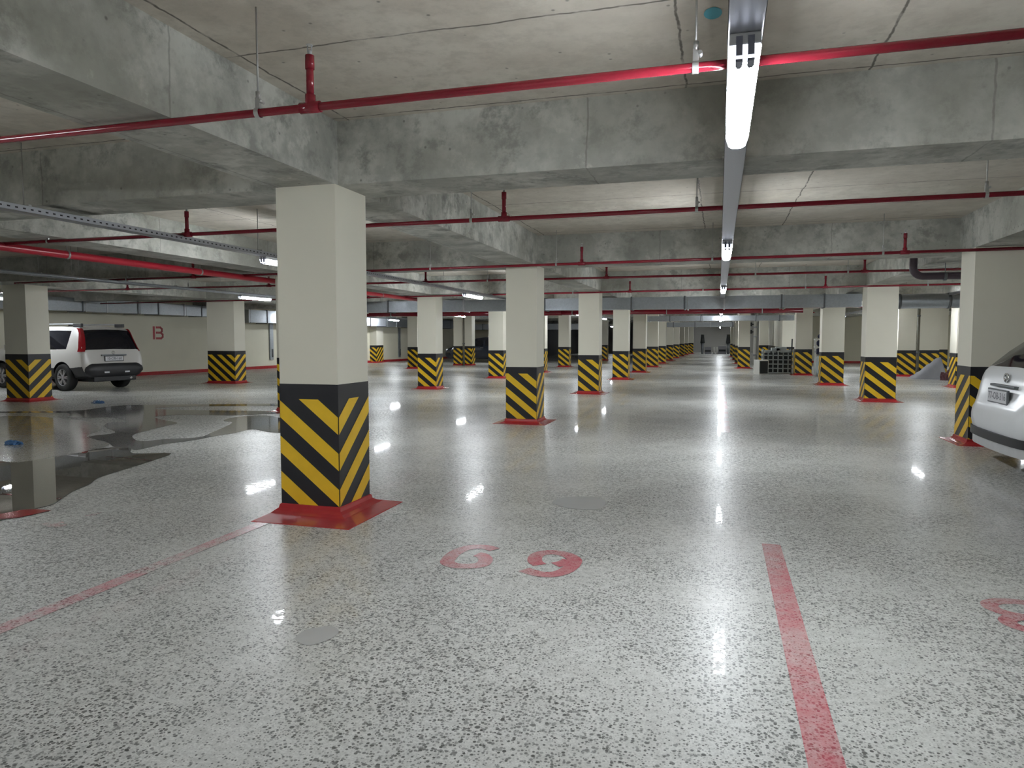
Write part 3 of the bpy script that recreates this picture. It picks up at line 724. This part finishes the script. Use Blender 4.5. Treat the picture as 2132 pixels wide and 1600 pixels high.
# ---------------------------------------------------------------- cars
def ring_of(st):
    s, zb, zbelt, zt, wl, wm, wr = st; h = zt-zbelt
    H = [(0, zb), (wl*.85, zb), (wl, zb+.06), (wm, min(zb+.30, zb+.45*(zbelt-zb)+.03)), (wm, zb+.78*(zbelt-zb)), (wm*.965, zbelt),
         (wr+(wm*.955-wr)*.12, zbelt+.80*h), (wr*.93, zbelt+.965*h), (wr*.5, zt), (0, zt+.008)]
    return H
def interp(stations, s):
    for a, b in zip(stations, stations[1:]):
        if a[0] <= s <= b[0]:
            t = (s-a[0])/(b[0]-a[0]); return tuple(x+(y-x)*t for x, y in zip(a, b))
    return stations[-1]
def side_y(stations, s, z):
    H = ring_of(interp(stations, s)); (y0, z0), (y1, z1) = H[5], H[6]
    if z <= z0: return H[4][0]
    t = min(1, (z-z0)/max(1e-4, z1-z0)); return y0+(y1-y0)*t
def back_s(stations, z):
    for a, b in zip(stations, stations[1:]):
        if a[3] <= z <= b[3]: return a[0]+(b[0]-a[0])*(z-a[3])/max(1e-4, b[3]-a[3])
    return stations[0][0]
def make_car(label, cat, stations, matf, axles, wr, loc, rz, paint, arch=.40, half=.785):
    t = root('car', label, cat, loc, rz)
    bm = bmesh.new(); rings = []
    for st in stations:
        H = ring_of(st); full = [(y, z) for y, z in H]+[(-y, z) for y, z in H[-2:0:-1]]
        rings.append([bm.verts.new((st[0], y, z)) for y, z in full])
    n = len(rings[0])
    for i, (A, B) in enumerate(zip(rings, rings[1:])):
        sm = (stations[i][0]+stations[i+1][0])/2
        for k in range(n):
            j = k if k < 9 else n-1-k
            f = bm.faces.new((A[k], A[(k+1)%n], B[(k+1)%n], B[k])); f.material_index = matf(sm, j)
    f = bm.faces.new(rings[0][::-1]); f.material_index = matf(-1, 3)
    f = bm.faces.new(rings[-1]); f.material_index = matf(99, 0)
    bmesh.ops.recalc_face_normals(bm, faces=bm.faces[:])
    body = link('body', bm, [paint, 'glass', 'plastic'], None)
    cb = bmesh.new()
    for ax in axles:
        for s in (-1, 1): tube(cb, (ax, s*.52, wr+.01), (ax, s*1.2, wr+.01), arch, 32, 2)
    cut = link('cutter', cb, [paint, 'glass', 'plastic'])
    md = body.modifiers.new('arches', 'BOOLEAN'); md.operation = 'DIFFERENCE'; md.object = cut; md.solver = 'EXACT'
    dg = bpy.context.evaluated_depsgraph_get(); me = bpy.data.meshes.new_from_object(body.evaluated_get(dg))
    bpy.data.objects.remove(cut); bpy.data.objects.remove(body)
    for idx, nm in ((0, 'body'), (1, 'window'), (2, 'lower_cladding')):
        b2 = bmesh.new(); b2.from_mesh(me)
        bmesh.ops.delete(b2, geom=[f for f in b2.faces if f.material_index != idx], context='FACES')
        for f in b2.faces: f.material_index = 0
        link(nm, b2, (paint, 'glass', 'plastic')[idx], t, True)
    for ax in axles:
        for s in (-1, 1):
            bm = bmesh.new(); w = .11
            lathe(bm, [(wr*.62, -w), (wr*.93, -w), (wr*.985, -w*.8), (wr, -w*.4), (wr, w*.4), (wr*.985, w*.8), (wr*.93, w), (wr*.62, w), (wr*.62, -w)], n=36)
            bmesh.ops.recalc_face_normals(bm, faces=bm.faces[:])
            wh = link('wheel', bm, 'tyre', t); wh.location = (ax, s*half, wr)
            bm = bmesh.new(); lathe(bm, [(0, s*w*.35), (wr*.63, s*w*.35)], n=30, mi=1)
            lathe(bm, [(wr*.66, s*w*.95), (wr*.59, s*w*.95), (wr*.58, s*w*.4)], n=30)
            for k in range(6):
                for d in (-.16, .16):
                    a = 2*PI*k/6; p0 = Vector((.05*math.cos(a+d), 0, .05*math.sin(a+d))); p1 = Vector((wr*.6*math.cos(a+d*.9), 0, wr*.6*math.sin(a+d*.9)))
                    tn = (p1-p0).normalized().cross(Vector((0, 1, 0)))*.014
                    y0, y1 = s*w*.5, s*w*.92
                    q = [p0+tn, p0-tn, p1-tn*1.3, p1+tn*1.3]
                    A = [bm.verts.new((v.x, y0, v.z)) for v in q]; B = [bm.verts.new((v.x, y1, v.z)) for v in q]
                    for i in range(4): bm.faces.new((A[i], A[(i+1)%4], B[(i+1)%4], B[i]))
                    bm.faces.new(B)
            lathe(bm, [(.06, s*w*.4), (.06, s*w*.96), (0, s*w*.98)], n=16)
            bmesh.ops.recalc_face_normals(bm, faces=bm.faces[:])
            link('rim', bm, ['alloy', 'plastic'], wh)
    return t
def strip_lamp(st, zs, s, t, depth=.14, inner=.12, mat='tail', name='tail_light'):
    bm = bmesh.new(); rows = []
    for z in zs:
        sb = back_s(st, z); y = side_y(st, sb+.03, z); y2 = side_y(st, sb+depth, z)
        rows.append([bm.verts.new((x, s*yy, z)) for x, yy in ((sb+.01, y-inner), (sb-.018, y-inner), (sb-.02, y-.035), (sb+.03, y+.016), (sb+depth, y2+.016), (sb+depth, y2-.03))])
    for A, B in zip(rows, rows[1:]):
        for k in range(5): bm.faces.new((A[k], A[k+1], B[k+1], B[k]))
    bm.faces.new(rows[0]); bm.faces.new(rows[-1][::-1])
    bmesh.ops.recalc_face_normals(bm, faces=bm.faces[:])
    return link(name, bm, mat, t, True)
def plate(t, x, z, txt, w=.52, h=.112, frame='plastic'):
    bm = bmesh.new(); box(bm, x, x+.02, -w/2-.015, w/2+.015, z-h/2-.015, z+h/2+.015); f = link('plate_frame', bm, frame, t)
    bm = bmesh.new(); box(bm, x-.004, x+.01, -w/2, w/2, z-h/2, z+h/2); p = link('license_plate', bm, 'plate', t)
    bm = text_bm(txt, h*.86, (0, -1, 0), (0, 0, 1), (x-.0055, 0, z), .002); link('plate_lettering', bm, 'plate_ink', p)
def bar(t, name, mat, pts, z0, z1, th=.02):
    """curved strip standing along a plan path"""
    bm = bmesh.new(); P = [Vector(p) for p in pts]; rows = []
    for i, p in enumerate(P):
        d = (P[min(i+1, len(P)-1)]-P[max(i-1, 0)]).normalized(); n = Vector((-d.y, d.x))*th
        rows.append([bm.verts.new(v) for v in ((p.x, p.y, z0), (p.x, p.y, z1), (p.x+n.x, p.y+n.y, z1), (p.x+n.x, p.y+n.y, z0))])
    for A, B in zip(rows, rows[1:]):
        for k in range(4): bm.faces.new((A[k], A[(k+1)%4], B[(k+1)%4], B[k]))
    bm.faces.new(rows[0]); bm.faces.new(rows[-1][::-1]); bmesh.ops.recalc_face_normals(bm, faces=bm.faces[:])
    return link(name, bm, mat, t, True)

# white estate car at the left
SU = [(0.00,.44,.58,.62,.58,.66,.52),(.03,.38,.60,.67,.70,.79,.62),(.09,.35,.62,.71,.76,.86,.70),(.12,.34,.70,.79,.78,.87,.73),(.15,.34,.92,1.00,.79,.88,.76),
      (.17,.34,.99,1.07,.80,.885,.77),(.20,.33,1.03,1.15,.80,.888,.765),(.28,.33,1.06,1.36,.81,.89,.74),(.35,.32,1.08,1.53,.82,.892,.71),(.39,.32,1.08,1.585,.82,.892,.695),(.46,.31,1.08,1.635,.82,.892,.68),
      (.62,.30,1.08,1.66,.82,.892,.67),(.80,.30,1.08,1.675,.82,.892,.665),(1.30,.29,1.07,1.69,.82,.892,.665),(1.40,.29,1.07,1.69,.82,.892,.665),(2.10,.28,1.06,1.69,.82,.892,.66),(2.20,.28,1.06,1.69,.82,.892,.66),
      (2.65,.28,1.05,1.66,.82,.892,.645),(2.95,.28,1.05,1.57,.82,.892,.63),(3.25,.28,1.04,1.35,.82,.89,.66),(3.52,.28,1.02,1.13,.82,.89,.72),(3.95,.29,.98,1.07,.82,.885,.74),(4.30,.31,.90,.98,.80,.86,.70),(4.50,.33,.78,.86,.74,.80,.62),(4.60,.36,.62,.70,.62,.68,.5),(4.63,.42,.55,.60,.45,.5,.4)]
def su_mat(s, j):
    if s < .1 or s > 50: return 2
    if j <= 2: return 2
    if j == 5 and (.72 < s < 3.2): return 1
    if j >= 6 and .17 < s < .385: return 1
    if j >= 6 and 2.95 < s < 3.5: return 1
    return 0
a = math.radians(172)
hx, hy = math.cos(a), math.sin(a)
RA = (-16.62, 15.52)                     # rear axle on the floor
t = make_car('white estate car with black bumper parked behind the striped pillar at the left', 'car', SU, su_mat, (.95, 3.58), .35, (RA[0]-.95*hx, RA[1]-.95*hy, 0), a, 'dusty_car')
t.scale = (1, 1, 1.03)
for s in (-1, 1):
    strip_lamp(SU, (1.02, 1.12, 1.25, 1.38, 1.5, 1.58, 1.62), s, t, .13, .05)
    bm = bmesh.new(); path_tube(bm, [(.52, s*.60, 1.67), (.62, s*.60, 1.72), (.95, s*.60, 1.735), (2.4, s*.60, 1.735), (2.72, s*.60, 1.71), (2.8, s*.6, 1.65)], .022, 10)
    rl = link('roof_rail', bm, 'silver', t)
    for x0, x1 in ((.50, .82), (2.45, 2.82)):
        bm = bmesh.new(); box(bm, x0, x1, s*.60-.035, s*.60+.035, 1.655 if x0 < 1 else 1.64, 1.745, 0, .012); link('rail_end', bm, 'plastic', rl)
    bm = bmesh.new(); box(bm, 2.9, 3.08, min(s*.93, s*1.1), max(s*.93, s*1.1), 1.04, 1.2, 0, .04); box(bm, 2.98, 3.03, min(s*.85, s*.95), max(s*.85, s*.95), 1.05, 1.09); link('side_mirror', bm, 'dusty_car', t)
    for x in (1.45, 2.35):
        bm = bmesh.new(); box(bm, x, x+.2, s*.89-.02, s*.89+.022, .93, .965, 0, .008); link('door_handle', bm, 'chrome', t)
    bm = bmesh.new(); box(bm, -.008, .03, s*.30-.07, s*.30+.07, .46, .50); link('rear_reflector', bm, 'silver', t)
plate(t, .096, .83, '10-OB-160')
bm = bmesh.new(); box(bm, .085, .14, -.36, .36, .905, .94, 0, .006); link('chrome_strip', bm, 'galvdark', t)
bm = bmesh.new(); lathe(bm, [(.034, .0), (.045, .0), (.045, .012), (.034, .012), (.034, 0)], 'y', 20)
bmesh.ops.rotate(bm, verts=bm.verts, matrix=Matrix.Rotation(PI/2, 3, 'Z'), cent=(0, 0, 0)); bmesh.ops.translate(bm, verts=bm.verts, vec=(.142, 0, .985)); link('badge', bm, 'chrome', t)
bm = bmesh.new(); box(bm, .15, .165, .26, .50, .735, .76); link('model_lettering', bm, 'galvdark', t)
bm = bmesh.new(); path_tube(bm, [(.17, 0, 1.09), (.165, -.2, 1.115), (.17, -.42, 1.13)], .008, 6); link('rear_wiper', bm, 'plastic', t)
bm = bmesh.new(); box(bm, .07, .8, -.62, .62, .24, .36, 0, .02); link('underbody', bm, 'plastic', t)
bm = bmesh.new(); tube(bm, (.04, -.45, .31), (.3, -.45, .31), .03, 12); link('exhaust_pipe', bm, 'chrome', t)

# white hatchback at the right edge
RC = [(0.00,.40,.56,.60,.52,.60,.48),(.03,.30,.60,.68,.68,.76,.58),(.08,.25,.66,.76,.74,.83,.66),(.12,.23,.80,.90,.77,.86,.72),(.16,.22,.96,1.04,.78,.875,.75),
      (.20,.22,1.00,1.085,.79,.885,.76),(.24,.22,1.02,1.13,.79,.89,.75),(.36,.22,1.04,1.26,.80,.892,.71),(.52,.21,1.05,1.40,.80,.893,.66),(.66,.21,1.05,1.50,.80,.893,.63),(.74,.21,1.05,1.55,.80,.893,.62),
      (.95,.21,1.05,1.58,.80,.893,.61),(1.3,.21,1.04,1.60,.80,.893,.61),(1.42,.21,1.04,1.60,.80,.893,.61),(2.1,.2,1.02,1.59,.80,.893,.60),(2.2,.2,1.02,1.58,.80,.893,.60),
      (2.7,.2,1.0,1.50,.80,.893,.58),(3.3,.2,.98,1.10,.80,.89,.68),(3.8,.21,.93,1.01,.8,.88,.70),(4.15,.23,.82,.9,.77,.83,.66),(4.32,.27,.66,.72,.66,.72,.55),(4.36,.34,.55,.6,.45,.5,.4)]
def rc_mat(s, j):
    if s < .1: return 0
    if j <= 1: return 2
    if j == 5 and (.8 < s < 1.3 or 1.42 < s < 2.10 or 2.2 < s < 3.2): return 1
    if j >= 6 and .20 < s < .66: return 1
    if j >= 6 and 2.7 < s < 3.3: return 1
    return 0
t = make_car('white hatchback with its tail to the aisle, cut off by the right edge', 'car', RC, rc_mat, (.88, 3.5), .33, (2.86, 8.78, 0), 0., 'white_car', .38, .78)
for s in (-1, 1):
    strip_lamp(RC, (.88, .94, 1.0, 1.05), s, t, .26, .01).location.x = .05
    bm = bmesh.new(); box(bm, .045, .09, min(s*.62, s*.72), max(s*.62, s*.72), .42, .46); link('rear_reflector', bm, 'tail', t)
plate(t, .038, .775, '77-OB-316', .52, .125, 'galvdark')
bm = bmesh.new(); box(bm, .075, .13, -.34, .34, .875, .90, 0, .006); link('chrome_strip', bm, 'galvdark', t)
bm = bmesh.new(); lathe(bm, [(.036, 0), (.05, 0), (.05, .012), (.036, .012), (.036, 0)], 'y', 20)
for v in bm.verts: v.co.x *= 1.35
tube(bm, (-.055, .006, .018), (.055, .006, .018), .006, 6); tube(bm, (0, .006, .02), (0, .006, -.045), .007, 6)
bmesh.ops.rotate(bm, verts=bm.verts, matrix=Matrix.Rotation(PI/2, 3, 'Z'), cent=(0, 0, 0)); bmesh.ops.translate(bm, verts=bm.verts, vec=(.125, 0, .975)); link('badge', bm, 'chrome', t)
bm = bmesh.new(); box(bm, .06, .075, -.50, -.38, .66, .69); link('model_lettering', bm, 'galvdark', t)
cv = [(.45, .905), (.28, .90), (.13, .875), (.06, .83), (.02, .74), (-.012, .58), (-.03, .3), (-.036, 0)]
cv = cv+[(x, -y) for x, y in cv[-2::-1]]
bar(t, 'bumper_trim', 'plastic', cv, .30, .39, .03)
bar(t, 'skid_plate', 'silver', [(x+.02, y*.97) for x, y in cv], .20, .305, .03)

# black car far back
BC = [(0,.38,.62,.72,.6,.70,.55),(.06,.26,.78,.92,.74,.84,.68),(.2,.22,.90,1.03,.8,.88,.70),(.45,.2,.94,1.22,.8,.89,.66),(.8,.2,.95,1.40,.8,.89,.6),(1.2,.2,.95,1.46,.8,.89,.58),(1.9,.2,.95,1.48,.8,.89,.58),(2.0,.2,.95,1.48,.8,.89,.58),(2.5,.2,.94,1.42,.8,.89,.57),(3.2,.2,.92,1.04,.8,.89,.66),(3.8,.2,.86,.95,.8,.87,.68),(4.2,.22,.74,.83,.76,.82,.62),(4.38,.28,.62,.68,.6,.68,.5),(4.42,.36,.5,.56,.4,.5,.4)]
def bc_mat(s, j):
    if j <= 1: return 2
    if j == 5 and (.5 < s < 1.9 or 2. < s < 3.1): return 1
    if j >= 6 and (.3 < s < .8 or 2.5 < s < 3.2): return 1
    return 0
t = make_car('black car parked nose to the left behind two joined striped pillars', 'car', BC, bc_mat, (.8, 3.45), .32, (-11.1, 39.6, 0), PI, 'black_car', .37, .77)
for s in (-1, 1):
    bm = bmesh.new(); box(bm, 4.18, 4.34, s*.62-.1, s*.62+.1, .66, .78, 0, .02); link('headlight', bm, 'silver', t)
    bm = bmesh.new(); box(bm, 2.75, 2.92, min(s*.9, s*1.05), max(s*.9, s*1.05), .98, 1.1, 0, .03); link('side_mirror', bm, 'black_car', t)
    bm = bmesh.new(); box(bm, 1.95, 2.13, s*.885-.015, s*.885+.02, .85, .875); link('door_handle', bm, 'chrome', t)

# ---------------------------------------------------------------- things stored at the back
t = root('wire_cage', 'grey wire mesh cage with dark contents standing by the fourth right pillar', 'cage', (2.26, 30.2, 0))
bm = bmesh.new()
for x in (-.56, .56):
    for y in (-.42, .42): box(bm, x-.025, x+.025, y-.025, y+.025, 0, .98)
for z in (.04, .9):
    for y in (-.42, .42): box(bm, -.56, .56, y-.02, y+.02, z-.02, z+.02)
    for x in (-.56, .56): box(bm, x-.02, x+.02, -.42, .42, z-.02, z+.02)
link('frame', bm, 'mesh', t)
bm = bmesh.new()
for i in range(1, 6):
    x = -.56+1.12*i/6
    for y in (-.42, .42): box(bm, x-.022, x+.022, y-.012, y+.012, .04, .9)
for i in range(1, 5):
    z = .04+.86*i/5
    for y in (-.42, .42): box(bm, -.56, .56, y-.012, y+.012, z-.022, z+.022)
    for x in (-.56, .56): box(bm, x-.012, x+.012, -.42, .42, z-.018, z+.018)
link('wire_grid', bm, 'mesh', t)
bm = bmesh.new(); box(bm, -.5, .5, -.36, .36, .06, .82); link('contents', bm, 'dark', t)
bm = bmesh.new()
for x, w, h in ((-.38, .1, .07), (-.08, .16, .16), (.12, .2, .2), (.4, .1, .09)): box(bm, x-w, x+w, -.3, .3, .82, .86+h, 0, .02)
link('load', bm, 'mesh', t)
t = root('white_cabinet', 'low white cabinet with a black front left of the wire cage', 'cabinet', (1.60, 29.35, 0), .5)
bm = bmesh.new(); box(bm, -.2, .2, -.2, .2, 0, .56, 0, .01); link('case', bm, 'wpipe', t)
bm = bmesh.new(); box(bm, -.17, .17, -.215, -.19, .03, .52); link('door', bm, 'dark', t)
t = root('steel_pole', 'thin dark pole leaning upright between the wire cage and the pillar', 'pole', (2.72, 29.5, 0))
bm = bmesh.new(); tube(bm, (0, 0, 0), (.02, 0, 1.38), .018, 8); link('rod', bm, 'plastic', t)
bm = bmesh.new(); tube(bm, (.012, 0, .95), (.018, 0, 1.38), .026, 8); link('grip', bm, 'dark', t)
t = root('storage_rack', 'pale rack holding dark bags between two right pillars', 'rack', (3.58, 28.15, 0))
bm = bmesh.new()
for x in (-.17, .17):
    for y in (-.2, .2): tube(bm, (x, y, 0), (x, y, 1.42), .014, 8)
link('frame', bm, 'wpipe', t)
for z in (1.08, 1.36):
    bm = bmesh.new(); box(bm, -.2, .2, -.23, .23, z-.02, z+.02); link('shelf', bm, 'wpipe', t)
for z, sx, sz in ((.92, .17, .13), (1.22, .13, .13), (1.47, .10, .09)):
    rnd = random.Random(int(z*100)); bm = bmesh.new(); bmesh.ops.create_icosphere(bm, subdivisions=3, radius=1)
    for v in bm.verts:
        k = 1+rnd.uniform(-.06, .06); v.co = Vector((v.co.x*sx*k, v.co.y*.16*k, z+v.co.z*sz*k))
    o = link('cloth_bag', bm, 'navy', None, True); o.location = (3.58, 28.15, 0)
    tag(o, {.92: 'dark blue bag under the lower shelf of the pale rack', 1.22: 'dark blue bag between the shelves of the pale rack', 1.47: 'small dark blue bag on top of the pale rack'}[z], 'bag', 'dark bags on the pale rack')
bm = bmesh.new(); rnd = random.Random(3); bmesh.ops.create_icosphere(bm, subdivisions=3, radius=1)
for v in bm.verts:
    k = 1+rnd.uniform(-.05, .05); v.co = Vector((max(-.95, min(.95, v.co.x*1.4))*.18*k, max(-.9, min(.9, v.co.y*1.4))*.22*k, max(0, .38+v.co.z*.38*k)))
o = link('wrapped_bundle', bm, 'wrap', None, True); o.location = (3.56, 28.15, 0); tag(o, 'pale wrapped bundle at the bottom of the rack', 'bundle')
# heap under a grey sheet
rnd = random.Random(5); bm = bmesh.new(); g = []
for i in range(13):
    rowv = []
    for j in range(9):
        u = i/12; v = j/8; x = -.62+1.1*u; y = -.45+.9*v
        prof = min(1, max(0, u*1.25))*.78*(1 if u < .85 else (1-u)/.15*.9+.1)
        z = max(0, prof*(math.sin(PI*v)**.6)+rnd.uniform(-.025, .025)) if 0 < i < 12 and 0 < j < 8 else 0
        rowv.append(bm.verts.new((x, y, z)))
    g.append(rowv)
for i in range(12):
    for j in range(8): bm.faces.new((g[i][j], g[i+1][j], g[i+1][j+1], g[i][j+1]))
bm.faces.new([g[0][j] for j in range(9)]+[g[i][8] for i in range(1, 13)]+[g[12][j] for j in range(7, -1, -1)]+[g[i][0] for i in range(11, 0, -1)])
bmesh.ops.recalc_face_normals(bm, faces=bm.faces[:])
o = link('sheet_heap', bm, 'sack', None, True); o.location = (7.05, 27.6, 0); tag(o, 'slanting heap under a pale grey sheet in front of joined right pillars', 'heap')
crumple('cloth_bundle', 'maroon cloth bundle on the floor right of the grey sheet heap', (7.35, 26.75, .0), .2, .18, .3, 'maroon', 9)
bpy.data.objects['cloth_bundle']['category'] = 'bundle'
for x, y, r, l in ((6.80, 28.2, .045, 'olive vertical pipe between the two joined right pillars'), (7.62, 27.2, .05, 'dark vertical pipe right of the grey sheet heap')):
    t = root('vertical_pipe', l, 'pipe', (x, y, 0)); bm = bmesh.new(); tube(bm, (0, 0, 0), (0, 0, ZS), r, 14); link('pipe', bm, 'brownpipe', t)
    for z in (.9, 2.2):
        bm = bmesh.new(); tube(bm, (0, 0, z-.03), (0, 0, z+.03), r+.012, 14); link('collar', bm, 'galvdark', t)
t = root('vertical_pipe', 'slender vertical pipe on the left one of the joined pillars by the black car', 'pipe', (-12.62, 34.27, 0)); bm = bmesh.new(); tube(bm, (0, 0, 0), (0, 0, ZS), .05, 14); link('pipe', bm, 'brownpipe', t)
bm = bmesh.new(); tube(bm, (0, 0, 1.1), (0, 0, 1.16), .062, 14); link('collar', bm, 'galvdark', t)
t = root('vertical_pipe', 'white vertical drain pipe right of the pillar closest to the aisle centre', 'pipe', (1.86, 40.2, 0)); bm = bmesh.new(); tube(bm, (0, 0, 0), (0, 0, ZS), .09, 16); link('pipe', bm, 'wpipe', t)
for z in (.5, 1.5, 2.0):
    bm = bmesh.new(); tube(bm, (0, 0, z-.04), (0, 0, z+.04), .105, 16); link('collar', bm, 'silver', t)
for z in (1.75, 2.15):
    bm = bmesh.new(); box(bm, -.36, -.16, -.06, .06, z-.1, z+.1); tube(bm, (-.2, 0, z), (0, 0, z), .03, 8); link('valve', bm, 'plastic', t)
t = root('vertical_pipe', 'galvanised vertical duct pipe among the far aisle pillars', 'pipe', (-3.75, 37.6, 0)); bm = bmesh.new(); tube(bm, (0, 0, .9), (0, 0, 2.4), .13, 18); link('pipe', bm, 'galv', t)
bm = bmesh.new(); box(bm, -.2, .2, -.2, .2, 0, .9); link('plinth', bm, 'black', t)
# clutter at the far end of the aisle
for x, y, h, l in ((-1.42, 66, 1.75, 'dark bollard at the left of the far aisle end'), (.80, 66, 1.75, 'dark bollard at the right of the far aisle end')):
    t = root('dark_bollard', l, 'bollard', (x, y, 0)); bm = bmesh.new(); tube(bm, (0, 0, 0), (0, 0, h*.55), .1, 12, r2=.14); link('post', bm, 'galvdark', t)
    bm = bmesh.new(); tube(bm, (0, 0, h*.55), (0, 0, h), .2, 12, r2=.13); link('cover', bm, 'dark', t)
for x, w, h, l in ((-.95, .6, .62, 'pale crate with a dark slot left at the far aisle end'), (.3, .7, .72, 'pale crate right at the far aisle end')):
    t = root('pale_crate', l, 'crate', (x, 67, 0)); bm = bmesh.new(); box(bm, -w/2, w/2, -.3, .3, 0, h, 0, .01); link('case', bm, 'sack', t)
    bm = bmesh.new(); box(bm, -w*.42, w*.42, -.31, -.29, h*.3, h*.55); link('slot', bm, 'dark', t)
for x, l in ((-.42, 'left white post at the far aisle end'), (-.15, 'right white post at the far aisle end')):
    t = root('white_post', l, 'post', (x, 66.5, 0)); bm = bmesh.new(); tube(bm, (0, 0, 0), (0, 0, .62), .06, 10); link('shaft', bm, 'wpipe', t)
    bm = bmesh.new(); tube(bm, (0, 0, 0), (0, 0, .03), .13, 12); link('foot', bm, 'galvdark', t)

# ---------------------------------------------------------------- light and view
w = bpy.data.worlds.new('world'); S.world = w; w.use_nodes = True
w.node_tree.nodes['Background'].inputs[0].default_value = (.5, .52, .55, 1); w.node_tree.nodes['Background'].inputs[1].default_value = .1
S.view_settings.view_transform = 'Standard'; S.view_settings.look = 'None'; S.view_settings.gamma = 1.; S.view_settings.use_curve_mapping = False
S.view_settings.exposure = .3
S.cycles.use_denoising = True
try: S.cycles.denoising_prefilter = 'NONE'
except Exception: pass
S.cycles.use_light_tree = False
S.cycles.use_adaptive_sampling = True; S.cycles.adaptive_threshold = .08; S.cycles.adaptive_min_samples = 20
S.cycles.max_bounces = 6; S.cycles.diffuse_bounces = 4; S.cycles.glossy_bounces = 3; S.cycles.transmission_bounces = 2
S.cycles.caustics_reflective = False; S.cycles.caustics_refractive = False
S.cycles.sample_clamp_indirect = 6.
